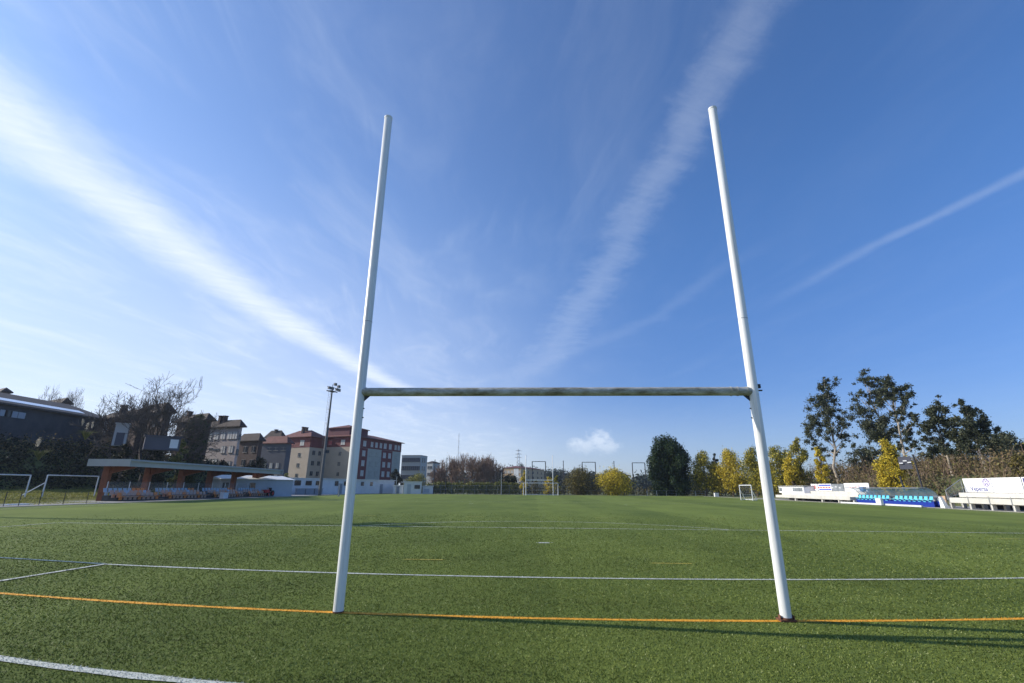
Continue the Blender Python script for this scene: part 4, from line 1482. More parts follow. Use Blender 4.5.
# dugout
xd = 35.9
y0, y1 = yr(933.5, 500, xd + 1.0), yr(856.5, 500, xd + 1.0)
g = thing('dugout', 'long dugout with curved smoky canopy over rows of cyan seats', 'dugout', (xd + 0.8, (y0 + y1) / 2, 0.04))
arc = [(xd + 0.25 + 1.35 * math.sin(t), 0.55 + 1.22 * math.cos(t)) for t in np.linspace(-0.25, PI / 2 + 0.1, 12)]
b = MB()
for i in range(len(arc) - 1):
    (xa, za), (xc_, zc) = arc[i], arc[i + 1]
    b.add([(xa, y0, za), (xa, y1, za), (xc_, y1, zc), (xc_, y0, zc)], [(0, 1, 2, 3)])
cp = b.build('canopy', M['poly'], g)
for i in range(11):
    y = y0 + (y1 - y0) * i / 10
    b = MB()
    b.tube([(x, y, z + 0.01) for x, z in arc], 0.028, 6)
    b.build('rib', M['grey_steel'], cp)
b = MB()
b.tube([(arc[0][0], y0, arc[0][1]), (arc[0][0], y1, arc[0][1])], 0.035, 6)
b.build('front_edge', M['grey_steel'], cp)
b = MB()
b.box((xd + 1.0, (y0 + y1) / 2, 0.26), (0.06, y1 - y0, 0.44))
b.box((xd + 1.55, (y0 + y1) / 2, 0.30), (0.05, y1 - y0, 0.52))
b.build('blue_wall', M['deep_blue'], g)
b = MB()
b.box((xd - 0.3, (y0 + y1) / 2 + 0.3, 0.12), (0.16, y1 - y0 + 1.0, 0.16))
b.build('front_kerb', M['white_wall'], g)
SM['cyan'] = seat_mesh(M['seat_cyan'], 'cyan_seat')
nse = 17
for i in range(nse):
    y = y0 + 0.5 + i * (y1 - y0 - 0.9) / (nse - 1)
    if i == 8:
        continue
    o = bpy.data.objects.new('seat', SM['cyan'])
    COL.objects.link(o)
    o.parent = g
    o.rotation_euler = (0, 0, PI)
    o.location = np.array((xd + 1.0, y, 0.36)) - world_loc(g)
b = MB()
c = onx(880, 503, xd - 0.6)
c = np.array([xd - 0.62, c[1], 0.04])
b.box((c[0], c[1], 0.36), (0.28, 0.75, 0.62))
b.box((c[0], c[1], 0.69), (0.30, 0.79, 0.04))
tag(b.build('white_crate', M['board'], bevel=0.02), 'white box standing in front of the dugout by its left end', 'box')

# bleacher at right edge
ya, yb = 16.0, yr(944.5, 502)
bl2 = bench_stand('pale concrete bleacher under the white banner at the right edge', ya, yb - 0.5,
                  [(XR, 0.50, 0.94, 0.95), (XR + 0.98, 0.98, 1.36, 0.95)], [yr(q, 505) for q in (949.5, 969, 990, 1012, 1040, 1080)], 2)
for px_ in (950, 969, 990, 1012, 1034):
    y = yr(px_, 502)
    b = MB()
    b.tube([(XR - 0.04, y, 0.04), (XR - 0.04, y, 1.12)], 0.02, 6)
    b.build('rail_post', M['grey_steel'], bl2)
xb2 = XR + 2.0
yA, yB = onx(964, 487, xb2)[1], onx(992.5, 487, xb2)[1]
yC = onx(1023, 487, xb2)[1]
z0, z1 = 1.40, onx(992, 478, xb2)[2]
ban = thing('sponsor_banner', 'big white banner reading Vepersa with a round purple emblem', 'banner', (xb2, (yA + yB) / 2, z0))
b = MB()
b.box((xb2 + 0.03, (yA + yB) / 2, (z0 + z1) / 2), (0.04, yA - yB - 0.05, z1 - z0))
b.build('sheet', M['board'], ban)


def words(txt, size, y_start, z, x, m_, parent, nm='lettering', sx=1.0):
    cu = bpy.data.curves.new(nm, 'FONT')
    cu.body = txt
    cu.size = size
    cu.extrude = 0.004
    cu.offset = size * 0.012
    tmp = bpy.data.objects.new(nm + '_curve', cu)
    COL.objects.link(tmp)
    bpy.context.view_layer.update()
    me = bpy.data.meshes.new_from_object(tmp.evaluated_get(bpy.context.evaluated_depsgraph_get()))
    bpy.data.objects.remove(tmp)
    bpy.data.curves.remove(cu)
    me.materials.clear()
    me.materials.append(m_)
    o = bpy.data.objects.new(nm, me)
    COL.objects.link(o)
    o.parent = parent
    # reads along -y when seen from the field (from -x)
    o.rotation_euler = Matrix(((0, 0, -1), (-1, 0, 0), (0, 1, 0))).to_euler()
    o.scale = (sx, 1, 1)
    o.location = np.array((x, y_start, z)) - world_loc(parent)
    return o


words('Vepersa', 0.50, yA - 0.62, z0 + 0.13, xb2 + 0.004, M['print_navy'], ban, sx=1.02)
words('Rial', 0.22, yA - 0.62, z0 + 0.62, xb2 + 0.004, M['print_grey'], ban)
ey, ez, er_ = yA - (yA - yB) * 0.82, z0 + 0.80, 0.33
b = MB()
for r0_, r1_ in ((0.27, 0.33),):
    n_ = 36
    vs = []
    for i in range(n_):
        t = 2 * PI * i / n_
        vs += [(xb2 + 0.004, ey + r0_ * math.cos(t), ez + r0_ * math.sin(t)), (xb2 + 0.004, ey + r1_ * math.cos(t), ez + r1_ * math.sin(t))]
    b.add(vs, [(2 * i, 2 * i + 1, (2 * i + 3) % (2 * n_), (2 * i + 2) % (2 * n_)) for i in range(n_)])


def bar(b, p0, p1, w_):
    p0, p1 = Vector((0, p0[0], p0[1])), Vector((0, p1[0], p1[1]))
    d = (p1 - p0).normalized()
    n_ = Vector((0, -d.z, d.y)) * w_ / 2
    b.add([Vector((xb2 + 0.003, ey, ez)) + q for q in (p0 - n_, p1 - n_, p1 + n_, p0 + n_)], [(0, 1, 2, 3)])


for s in (-1, 1):
    bar(b, (s * 0.13, 0.25), (0.0, 0.03), 0.05)
    bar(b, (s * 0.22, 0.15), (s * 0.10, -0.21), 0.05)
    bar(b, (s * 0.10, -0.21), (0.0, -0.02), 0.05)
b.build('emblem', mat('purple_print', (0.16, 0.10, 0.34), 0.55, 0.05), ban)
ban2 = thing('sponsor_banner', 'second white banner with faint grey lines at the right edge', 'banner', (xb2, (yC + yB) / 2, z0))
b = MB()
b.box((xb2 + 0.03, (yB + yC) / 2, (z0 + z1) / 2), (0.04, yB - yC - 0.05, z1 - z0 + 0.03))
b.build('sheet', M['board'], ban2)
for (f0, f1, zf) in ((0.30, 0.9, 0.78), (0.15, 0.85, 0.55), (0.2, 0.45, 0.22), (0.6, 0.9, 0.25)):
    strip(ban2, xb2 + 0.003, yB - (yB - yC) * f0, yB - (yB - yC) * f1, z0 + (z1 - z0) * zf - 0.02, z0 + (z1 - z0) * zf + 0.02, M['print_grey'])
ban3 = thing('sponsor_banner', 'banner with a dark corner cut off by the right edge of the photo', 'banner', (xb2, yC - 2, z0))
b = MB()
b.box((xb2 + 0.03, yC - 2.1, (z0 + z1) / 2), (0.04, 4.1, z1 - z0 + 0.05))
b.build('sheet', M['board'], ban3)
strip(ban3, xb2 + 0.003, yC - 0.15, yC - 1.2, z0 + (z1 - z0) * 0.45, z1 - 0.05, M['print_navy'])
# rail with mesh at the end of the bleacher
g = thing('end_railing', 'sloping grey railing with mesh at the left end of right bleacher', 'railing', (XR + 1, yb, 0.04))
q0, q1 = (XR + 0.1, yb - 0.3, 0.76), (XR + 1.95, yA + 0.1, 1.12)
b = MB()
b.tube([(q0[0], q0[1], 0.74), (q0[0], q0[1], 1.55)], 0.03, 6)
b.tube([(q1[0], q1[1], 1.1), (q1[0], q1[1], z1 - .05)], 0.03, 6)
b.tube([(q0[0], q0[1], 1.55), (q1[0], q1[1], z1 - .05)], 0.03, 6)
b.tube([(q0[0], q0[1], 0.95), (q1[0], q1[1], 1.3)], 0.025, 6)
b.build('frame', M['grey_steel'], g)
b = MB()
for i in range(1, 14):
    s = i / 14
    x_, y_ = q0[0] + (q1[0] - q0[0]) * s, q0[1] + (q1[1] - q0[1]) * s
    b.tube([(x_, y_, 0.95 + 0.35 * s), (x_, y_, 1.55 + (z1 - 1.6) * s)], 0.01, 4)
b.build('bars', M['grey_steel'], g)
b = MB()
c = gp(942.5, 508)
c = np.array([XR - 0.35, yr(943, 503, XR - 0.35), 0.04])
b.add([(c[0] - .1, c[1] + 0.25, 0.04), (c[0] - .1, c[1] - 0.25, 0.04), (c[0] + 0.3, c[1] - .25, 0.04), (c[0] + 0.3, c[1] + .25, 0.04),
       (c[0] - .1, c[1] + 0.22, 1.0), (c[0] - .1, c[1] + 0.05, 1.0), (c[0] + .1, c[1] + .05, 1.0), (c[0] + .1, c[1] + .22, 1.0)],
      [(3, 2, 1, 0), (4, 5, 6, 7), (0, 1, 5, 4), (1, 2, 6, 5), (2, 3, 7, 6), (3, 0, 4, 7)])
tag(b.build('white_marker', M['board']), 'white upright marker between dugout and right bleacher', 'marker')
b = MB()
yy0, yy1 = yr(934.0, 500, 37.6), yr(946, 500, 37.6)
for i in range(3):
    b.box((37.6, (yy0 + yy1) / 2, 0.22 + i * 0.34), (0.06, abs(yy1 - yy0), 0.32))
b.box((37.66, yy0 - .05, 0.55), (0.08, 0.08, 1.05))
b.box((37.66, yy1 + .05, 0.55), (0.08, 0.08, 1.05))
tag(b.build('board_fence', M['tan']), 'short tan board fence between the dugout and right bleacher', 'fence')

# twin-post lamp frame behind the dugout
c = pt(907, 488, 72)
z0_ = float(hgt(c[0], c[1]))
zt0 = pt(903, 456.5, 72)[2]
g = thing('lamp_gantry', 'dark two legged lamp frame with grey panel behind the dugout', 'floodlight', (c[0], c[1], z0_))
d = np.array([0.72, -0.69])
for q, zt_ in ((-0.15, zt0 - 2.2), (1.45, zt0 + 0.2)):
    b = MB()
    b.tube([(c[0] + d[0] * q, c[1] + d[1] * q, z0_ - .1), (c[0] + d[0] * (q - .25), c[1] + d[1] * (q - .25), zt_)], 0.09, 8)
    b.build('leg', M['dark_steel'], g)
pc = (c[0] + d[0] * 0.35, c[1] + d[1] * 0.35)
b = MB()
b.box((pc[0], pc[1], zt0 - 0.72), (1.15, 0.08, 1.4), d)
pn = b.build('panel', M['bluegrey_wall'], g)
for q, dz_ in ((-0.36, -0.75), (0.02, -0.5), (0.40, -0.68)):
    b = MB()
    nq = np.array([d[1], -d[0]])
    b.box((pc[0] + d[0] * q + nq[0] * .1, pc[1] + d[1] * q + nq[1] * .1, zt0 + dz_), (0.34, 0.14, 0.12), d)
    b.build('lamp', M['board'], pn)


# ------------------------------------------------------------------ fences, nets, poles at the far end
YF = 104.5
xa, xb_ = pt(430, 490, 115)[0], 24.0
fe = thing('mesh_fence', 'grey mesh fence behind the far goal line', 'fence', ((xa + xb_) / 2, YF, 0))
for x in np.arange(xa, xb_, 2.6):
    b = MB()
    b.tube([(x, YF, -0.03), (x, YF, 1.9)], 0.03, 5)
    b.build('post', M['grey_steel'], fe)
b = MB()
for z in (0.1, 1.0, 1.86):
    b.tube([(xa, YF, z), (xb_, YF, z)], 0.02, 4)
b.build('rail', M['grey_steel'], fe)
b = MB()
for x in np.arange(xa, xb_, 0.3):
    b.tube([(x, YF, 0.1), (x, YF, 1.86)], 0.005, 3, False)
for z in np.arange(0.3, 1.8, 0.3):
    b.tube([(xa, YF, z), (xb_, YF, z)], 0.005, 3, False)
b.build('wire_mesh', M['grey_steel'], fe)
xc1 = pt(742, 495, 110)[0]
fe = thing('railing', 'low pale railing before the conifer and yellow trees', 'railing', ((24.5 + xc1) / 2, YF - 0.4, 0))
for x in np.arange(24.6, xc1, 2.1):
    b = MB()
    b.tube([(x, YF - 0.4, -0.03), (x, YF - 0.4, 1.05)], 0.045, 6)
    b.build('post', M['goal_white'], fe)
b = MB()
for z in (0.55, 1.03):
    b.tube([(24.6, YF - 0.4, z), (xc1, YF - 0.4, z)], 0.03, 6)
b.build('rail', M['grey_steel'], fe)
b = MB()
c = pt(714.5, 497, 110)
b.box((c[0], c[1] - 1.2, 0.35), (0.8, 0.5, 0.7))
b.box((c[0], c[1] - 1.2, 0.72), (0.86, 0.56, 0.05))
tag(b.build('white_box', M['board'], bevel=0.02), 'white box on the turf edge before the yellow trees', 'box')

for (p0, p1, tp) in ((532.3, 545.6, 461.5), (582.4, 595.8, 462.2), (632.6, 645.8, 462.8)):
    a, c_ = pt(p0, 470, 114), pt(p1, 470, 114)
    zt_ = ony(p0, tp, a[1])[2]
    where = {532: 'right of the distant rugby goal', 582: 'above the olive tree', 632: 'left of the tall conifer'}[int(p0)]
    g = thing('ball_stop', 'tall dark frame of two posts and a top bar ' + where, 'ball stop', ((a[0] + c_[0]) / 2, a[1], 0), 'ball stop frames beyond the far goal line')
    for q in (a, c_):
        b = MB()
        b.tube([(q[0], a[1], -0.03), (q[0], a[1], zt_)], 0.10, 6)
        b.build('post', M['dark_steel'], g)
    b = MB()
    b.tube([(a[0], a[1], zt_), (c_[0], a[1], zt_)], 0.08, 6)
    b.build('top_bar', M['dark_steel'], g)
for px_, tp, lab in ((434.5, 460, 'dark net pole at the left end of the brown thicket'), (446.5, 458, 'dark net pole in front of the brown thicket'), (496, 460.5, 'dark net pole at the right end of the brown thicket'),
                     (563.5, 461, 'thin dark net pole left of the olive tree'), (614.3, 461.5, 'thin dark net pole before the round yellow tree')):
    a = pt(px_, 470, 114)
    zt_ = pt(px_, tp, 114)[2]
    b = MB()
    b.tube([(a[0], a[1], -0.03), (a[0], a[1], zt_)], [0.11, 0.08], 6)
    b.box((a[0], a[1], zt_), (0.22, 0.22, 0.12))
    b.box((a[0], a[1], 0.05), (0.4, 0.4, 0.14))
    tag(b.build('net_pole', M['dark_steel']), lab, 'pole', 'ball stop net poles')
for px_, tp, bt, D, lab in ((501.2, 473, 495, 108, 'thin grey pole before the dark bush left of the far goal'), (395.5, 477, 495, 106, 'grey pole beside the white huts'), (338.5, 484, 496, 84, 'short grey pole in front of the changing rooms')):
    a = pt(px_, bt, D)
    zt_ = pt(px_, tp, D)[2]
    b = MB()
    b.tube([(a[0], a[1], -0.03), (a[0], a[1], zt_)], [0.08, 0.06], 8)
    b.box((a[0], a[1], zt_ + .04), (0.3, 0.16, 0.1))
    b.box((a[0], a[1], 0.04), (0.3, 0.3, 0.12))
    tag(b.build('grey_pole', M['grey_steel']), lab, 'pole')


def pylon(label, px_, top, bot, D, wid):
    a, t_ = pt(px_, bot, D), pt(px_, top, D)
    g = thing('pylon', label, 'pylon', (a[0], a[1], float(hgt(a[0], a[1]))))
    zb_ = float(hgt(a[0], a[1]))
    zt_ = t_[2]
    b = MB()
    n_ = 9
    lv = [zb_ + (zt_ - zb_) * i / n_ for i in range(n_ + 1)]
    hw_ = [wid * (1 - 0.86 * i / n_) for i in range(n_ + 1)]
    cor = [[(a[0] + sx * h_, a[1] + sy * h_, z) for sx, sy in ((-1, -1), (1, -1), (1, 1), (-1, 1))] for z, h_ in zip(lv, hw_)]
    for k in range(4):
        b.tube([c_[k] for c_ in cor], 0.05 * wid, 4)
    for i in range(n_):
        for k in range(4):
            b.tube([cor[i][k], cor[i + 1][(k + 1) % 4]], 0.03 * wid, 3)
            b.tube([cor[i + 1][k], cor[i][(k + 1) % 4]], 0.03 * wid, 3)
    b.build('lattice', M['grey_steel'], g)
    for f in (0.72, 0.83, 0.94):
        z = zb_ + (zt_ - zb_) * f
        b = MB()
        w2 = wid * 1.5 * (1.25 - 0.5 * f)
        b.tube([(a[0] - w2, a[1], z), (a[0], a[1], z + .5), (a[0] + w2, a[1], z)], 0.05 * wid, 4)
        b.tube([(a[0] - w2, a[1], z), (a[0] + w2, a[1], z)], 0.04 * wid, 4)
        b.build('cross_arm', M['grey_steel'], g)


pylon('slim lattice pylon rising behind the brown thicket', 457.3, 433, 480, 420, 0.7)
pylon('lattice pylon with three cross arms behind the ochre block', 518.3, 449, 470, 480, 2.6)


# ------------------------------------------------------------------ trees
def leaf_cloud(lobes, n, size, rng, shell=0.35, flat=0.0, rag=0.22):
    """leaves spread through lobes: (x,y,z, rx,ry,rz)"""
    lo = np.array(lobes, float)
    wt_ = (lo[:, 3] * lo[:, 4] * lo[:, 5]) ** 0.72
    k = rng.choice(len(lo), n, p=wt_ / wt_.sum())
    d = rng.standard_normal((n, 3))
    d /= np.linalg.norm(d, axis=1)[:, None]
    rad = rng.random(n) ** shell
    # ragged edge
    rad *= 1 + rag * rng.standard_normal(n)
    c = lo[k, :3] + d * rad[:, None] * lo[k, 3:6]
    nrm = d * 0.5 + rng.standard_normal((n, 3)) * 0.8
    nrm[:, 2] += flat
    nrm /= np.linalg.norm(nrm, axis=1)[:, None]
    t = np.cross(nrm, rng.standard_normal((n, 3)))
    t /= np.linalg.norm(t, axis=1)[:, None]
    bt = np.cross(nrm, t)
    s = size * rng.uniform(0.55, 1.35, n)[:, None]
    v = np.stack([c - t * s, c - bt * s * 0.55, c + t * s, c + bt * s * 0.55], 1).reshape(-1, 3)
    return v, np.arange(4 * n).reshape(-1, 4)


def lobes_in(shape, c, w_, z0, z1, n, rng, rel=0.2):
    """scatter foliage clumps inside an outline: half-width as a function of height"""
    out = []
    h = z1 - z0
    for i in range(n):
        s = (i + rng.random()) / n
        hw_ = shape(s) * w_ / 2
        a = rng.uniform(0, 2 * PI)
        r_ = hw_ * math.sqrt(rng.random()) * 0.85
        rr_ = rel * w_ * rng.uniform(0.7, 1.25) * (0.45 + 0.55 * shape(s))
        out.append((c[0] + r_ * math.cos(a), c[1] + r_ * math.sin(a), z0 + h * s, rr_, rr_, rr_ * rng.uniform(0.8, 1.2)))
    return out


SHAPES = {
    'ovoid': lambda s: math.sqrt(max(0.02, 1 - (1.9 * s - 0.85) ** 2 * 0.95)) if s < 0.97 else 0.15,
    'column': lambda s: (0.80 + 0.25 * math.sin(PI * s)) if s < 0.62 else max(0.18, 1.0 - 2.0 * (s - 0.62)),
    'cone': lambda s: max(0.12, (0.75 + 0.5 * s) if s < 0.35 else 0.93 - 1.15 * (s - 0.35)),
    'flame': lambda s: 0.55 + 0.5 * math.sin(PI * min(1, s * 1.1)) if s < 0.85 else 0.35,
}


def tree(name, label, px_, top, bot, wpx, D, leaf, shape='ovoid', nl=40, nleaf=4500, size=None, clear=0.12, bark='bark', group=None, zb=None, rel=0.2, lob=None, cat='tree'):
    a = pt(px_, (top * 0.6 + bot * 0.4), D)
    # true scale at this pixel
    w_ = np.linalg.norm(pt(px_ + wpx / 2, (top + bot) / 2, D) - pt(px_ - wpx / 2, (top + bot) / 2, D))
    zt_ = pt(px_, top, D)[2]
    z0 = float(hgt(a[0], a[1])) if zb is None else zb
    rng = np.random.default_rng(abs(hash((round(px_), round(top), nl))) % 100000)
    g = thing(name, label, cat, (a[0], a[1], z0), group)
    hh = zt_ - z0
    zc0 = z0 + hh * clear
    lb = lob(a, w_, z0, zt_, rng) if lob else lobes_in(SHAPES[shape], a, w_, zc0 + 0.1 * hh * (clear > 0.05), zt_ - 0.10 * w_ - 0.02 * hh, nl, rng, rel)
    b = MB()
    tr = (0.011 if bark == 'euc_bark' else 0.018) * hh + 0.05
    wob = [(a[0], a[1], z0 - 0.2)]
    for i in range(1, 6):
        s = i / 5
        wob.append((a[0] + rng.normal(0, 0.012) * hh, a[1] + rng.normal(0, 0.012) * hh, z0 + hh * 0.86 * s))
    b.tube(wob, [tr * (1 - 0.82 * i / 5) for i in range(6)], 8)
    for j, q in enumerate(lb[:: max(1, len(lb) // 16)]):
        s = min(0.8, max(0.12, (q[2] - z0) / hh * 0.75))
        i0 = s * 5 / 0.86
        k0 = min(4, int(i0))
        p0 = Vector(wob[k0]).lerp(Vector(wob[k0 + 1]), i0 - k0)
        p1 = Vector(q[:3])
        mid_ = p0.lerp(p1, 0.5) + Vector((0, 0, -0.06 * (p1 - p0).length))
        b.tube([p0, mid_, p1], [tr * 0.42 * (1 - 0.5 * s), tr * 0.25, tr * 0.1], 5)
    b.build('trunk', M[bark], g)
    v, f = leaf_cloud(lb, int(nleaf * 2.1), (size or max(0.16, D * 0.0019)) * 0.68, rng, *((0.75, -0.2, 0.45) if leaf == 'euc' else ()))
    v = v[:]
    np_mesh('crown', v, f, L[leaf], g)
    return g


def conifer_lobes(a, w_, z0, z1, rng):
    out = []
    h = z1 - z0
    # right vector of the view, so that the higher peak lies on the tree's own west side
    for (ox, oy, top_, wid) in ((-0.13, 0.0, 1.0, 0.60), (-0.02, 0.05, 0.97, 0.5), (0.10, -0.1, 0.94, 0.62), (0.26, 0.1, 0.82, 0.5), (-0.28, -.1, 0.78, 0.46), (0.0, -0.25, 0.82, 0.6), (0.05, .25, 0.86, 0.6)):
        for i in range(20):
            s = (i + rng.random()) / 20
            sh_ = (0.9 + 0.15 * s) if s < 0.68 else max(0.3, 1.0 - 2.0 * (s - 0.68))
            hw_ = wid * w_ / 2 * sh_
            t = rng.uniform(0, 2 * PI)
            r_ = hw_ * math.sqrt(rng.random()) * 0.85
            rr_ = w_ * 0.11 * rng.uniform(0.6, 1.3) * (0.62 + 0.38 * sh_)
            out.append((a[0] + ox * w_ + r_ * math.cos(t), a[1] + oy * w_ + r_ * math.sin(t), z0 + 0.3 + (h * top_ - .8) * s, rr_, rr_, rr_ * 1.35))
    return out


tree('conifer_tree', 'broad dark green conifer, tallest tree at the far right corner of turf', 669, 435, 497, 46, 118, 'conifer', nleaf=30000, size=0.25, clear=0.0, lob=conifer_lobes)
YG = 'yellow flowering trees along the field edge'
tree('mimosa_tree', 'green yellow conical tree just right of the dark conifer', 703.5, 449, 497, 36, 117, 'mimosa_green', 'cone', 46, 5200, 0.22, 0.08, group=YG)
tree('dark_tree', 'narrow dark tree squeezed between two yellow trees right of conifer', 716, 452, 496, 10, 124, 'dark', 'column', 20, 1600, 0.25, 0.05)
tree('mimosa_tree', 'rounded bright yellow tree in the middle of the far right row', 730, 447.5, 497, 43, 116, 'mimosa', 'cone', 54, 6000, 0.22, 0.08, group=YG)
tree('mimosa_tree', 'green yellow tree directly left of the right goalpost', 754, 446, 496, 36, 112, 'mimosa_green', 'cone', 44, 4800, 0.22, 0.08, group=YG)
tree('mimosa_tree', 'yellow tree seen directly right of the right goalpost', 780, 443, 491, 36, 104, 'mimosa_green', 'ovoid', 40, 5000, 0.21, 0.05, group=YG)
tree('mimosa_tree', 'short yellow green tree filling the gap right of the right goalpost', 768, 455, 493, 24, 108, 'mimosa_green', 'ovoid', 30, 3200, 0.21, 0.03, group=YG)
tree('mimosa_tree', 'lower yellow tree between the right goalpost tree and the slender upright one', 791, 452, 492, 20, 100, 'mimosa', 'ovoid', 26, 2800, 0.2, 0.03, group=YG)
tree('mimosa_tree', 'slender upright yellow tree behind the white booth', 799, 436, 490, 24, 102, 'mimosa_green', 'flame', 34, 3400, 0.2, 0.05, group=YG)
tree('mimosa_tree', 'narrow yellow tree below the left eucalyptus behind sponsor boards', 820, 445, 488, 18, 96, 'mimosa', 'cone', 30, 3000, 0.2, 0.05, group=YG)
tree('mimosa_tree', 'vivid yellow mimosa behind the dugout beside the lamp frame', 891, 438, 492, 32, 74, 'mimosa', 'flame', 44, 5400, 0.16, 0.05, group=YG, rel=0.22)
tree('bushy_tree', 'olive brown bushy tree right of the distant rugby goal', 580, 466, 496, 34, 113, 'mimosa_dull', 'ovoid', 46, 4600, 0.21, 0.02)
tree('mimosa_tree', 'round yellow tree between olive tree and tall conifer', 614, 466.5, 496.5, 38, 112, 'mimosa', 'ovoid', 46, 5200, 0.21, 0.02, group=YG)
tree('mimosa_tree', 'tiny slim yellow tree left of the distant rugby goal', 524, 470, 496, 8, 108, 'mimosa', 'column', 16, 1100, 0.18, 0.0, group=YG)
tree('mimosa_tree', 'small yellow bush inside the distant rugby goal', 548, 476, 496, 14, 112, 'mimosa', 'ovoid', 20, 1500, 0.19, 0.0, group=YG)
tree('mimosa_tree', 'small olive bush at left inside the distant football goal', 536, 480, 496, 12, 113, 'mimosa_dull', 'ovoid', 18, 1200, 0.19, 0.0, group=YG)
tree('mimosa_tree', 'thin yellow tree right of the distant rugby goal post', 558, 474, 496, 9, 114, 'mimosa_green', 'ovoid', 14, 1100, 0.19, 0.0, group=YG)
tree('dark_bush', 'dark green bush left of the slim yellow tree at far end', 507, 473, 496, 26, 118, 'dark', 'ovoid', 34, 3000, 0.22, 0.0, cat='bush')
tree('dark_bush', 'dark bush at the left foot of the brown thicket beside white huts', 441, 474, 495, 16, 124, 'dark', 'ovoid', 24, 1800, 0.22, 0.0, cat='bush')
tree('green_bush', 'bright green bush before the grey flat roofed block', 418, 472, 486, 26, 130, 'ivy', 'ovoid', 24, 2200, 0.24, 0.0, cat='bush')
tree('dark_bush', 'dark bush between red topped apartments and grey block', 396, 468, 494, 14, 128, 'dark', 'ovoid', 24, 1800, 0.22, 0.0, cat='bush')
tree('dark_bush', 'dark low bush below the maroon banded apartments', 381, 483, 496, 22, 126, 'dark', 'ovoid', 24, 1800, 0.22, 0.0, cat='bush')
tree('evergreen_tree', 'dark evergreen tree between the bare tree and weathered flats', 197, 410, 455, 30, 84, 'green', 'ovoid', 54, 8000, 0.19, 0.05)
tree('yellow_bush', 'yellow green bush at the foot of the dark evergreen', 183, 438, 452, 18, 76, 'ivy', 'ovoid', 20, 1800, 0.17, 0.0, cat='bush')
tree('green_bush', 'dark green bush beside the small house right of the flats', 258, 455, 474, 30, 100, 'dark', 'ovoid', 30, 2600, 0.2, 0.0, cat='bush')
tree('dark_bush', 'dark bush at the foot of the weathered flats', 222, 459, 472, 30, 96, 'dark', 'ovoid', 30, 2600, 0.2, 0.0, cat='bush')
tree('green_bush', 'dark green bush hiding the foot of the small pale hut', 126, 441, 456, 24, 72, 'dark', 'ovoid', 24, 2200, 0.17, 0.0, cat='bush')
tree('green_bush', 'dark green bush growing against the low blue grey hut', 156, 444, 458, 28, 73, 'dark', 'ovoid', 24, 2400, 0.17, 0.0, cat='bush')
tree('green_bush', 'grassy green bush under the red house at the sheet cabin', 285, 472, 486, 14, 100, 'ivy', 'ovoid', 16, 1300, 0.2, 0.0, cat='bush')


def euc_lobes(spec):
    """eucalyptus: separate sprays of foliage round several leaning stems; spec gives (across, along, height) fractions"""
    def fn(a, w_, z0, z1, rng):
        out = []
        h = z1 - z0
        for (ox, s, rr_) in spec:
            oy = rng.uniform(-0.22, 0.22)
            for k in range(11):
                d = rng.standard_normal(3) * 0.72
                q = rr_ * w_ * rng.uniform(0.30, 0.66)
                out.append((a[0] + EXX * (ox + d[0] * rr_) * w_ + EXY * oy * w_, a[1] + EYX * (ox + d[0] * rr_) * w_ + (oy + d[1] * rr_) * w_ * 0.7, z0 + h * s + d[2] * rr_ * w_ * 1.2, q, q, q * 0.9))
        return out
    return fn


EXX, EXY, EYX = 0.82, 0.3, -0.55       # the crowns are widest square to the line from the pitch
EG = 'tall eucalyptus trees on the right bank'
tree('eucalyptus_tree', 'tall slim eucalyptus behind the white booth, left of the tall pair', 828, 381, 482, 46, 100, 'euc', nleaf=9000, size=0.21, bark='euc_bark', group=EG,
     lob=euc_lobes([(0.06, 0.95, 0.13), (0.12, 0.86, 0.18), (-0.08, 0.80, 0.20), (0.22, 0.74, 0.16), (-0.22, 0.66, 0.20), (0.10, 0.64, 0.2), (0.32, 0.58, 0.15), (-0.38, 0.50, 0.17), (-0.12, 0.5, 0.2), (0.26, 0.46, 0.13), (-0.34, 0.36, 0.14), (0.36, 0.34, 0.12), (0.0, 0.3, 0.1)]))
tree('eucalyptus_tree', 'tallest eucalyptus with a dense crown above the vivid mimosa', 876, 368, 476, 46, 98, 'euc', nleaf=9000, size=0.21, bark='euc_bark', group=EG,
     lob=euc_lobes([(-0.02, 0.95, 0.15), (0.06, 0.86, 0.20), (0.16, 0.76, 0.16), (-0.02, 0.70, 0.12), (-0.30, 0.62, 0.20), (-0.30, 0.74, 0.13), (-0.16, 0.52, 0.26), (0.12, 0.48, 0.22), (-0.34, 0.44, 0.2), (0.0, 0.36, 0.24), (-0.2, 0.28, 0.2), (0.22, 0.36, 0.16)]))
tree('eucalyptus_tree', 'open crowned eucalyptus leaning right above the lamp frame', 897, 378, 476, 40, 96, 'euc', nleaf=7000, size=0.21, bark='euc_bark', group=EG,
     lob=euc_lobes([(-0.05, 0.95, 0.15), (0.08, 0.86, 0.2), (0.22, 0.76, 0.18), (-0.18, 0.8, 0.16), (0.32, 0.66, 0.16), (0.0, 0.64, 0.12), (0.40, 0.58, 0.11), (0.18, 0.42, 0.18), (-0.08, 0.34, 0.16), (0.3, 0.3, 0.12)]))
tree('eucalyptus_tree', 'round headed eucalyptus right of the gap of sky', 942, 403, 478, 46, 88, 'euc', nleaf=9500, size=0.19, bark='euc_bark', group=EG,
     lob=euc_lobes([(0.02, 0.93, 0.14), (-0.04, 0.82, 0.2), (0.18, 0.78, 0.18), (-0.14, 0.68, 0.2), (0.28, 0.62, 0.18), (-0.36, 0.66, 0.14), (-0.44, 0.70, 0.08), (0.10, 0.58, 0.16), (-0.24, 0.52, 0.16), (-0.34, 0.36, 0.16), (-0.1, 0.36, 0.18), (0.22, 0.42, 0.2), (0.36, 0.4, 0.16)]))
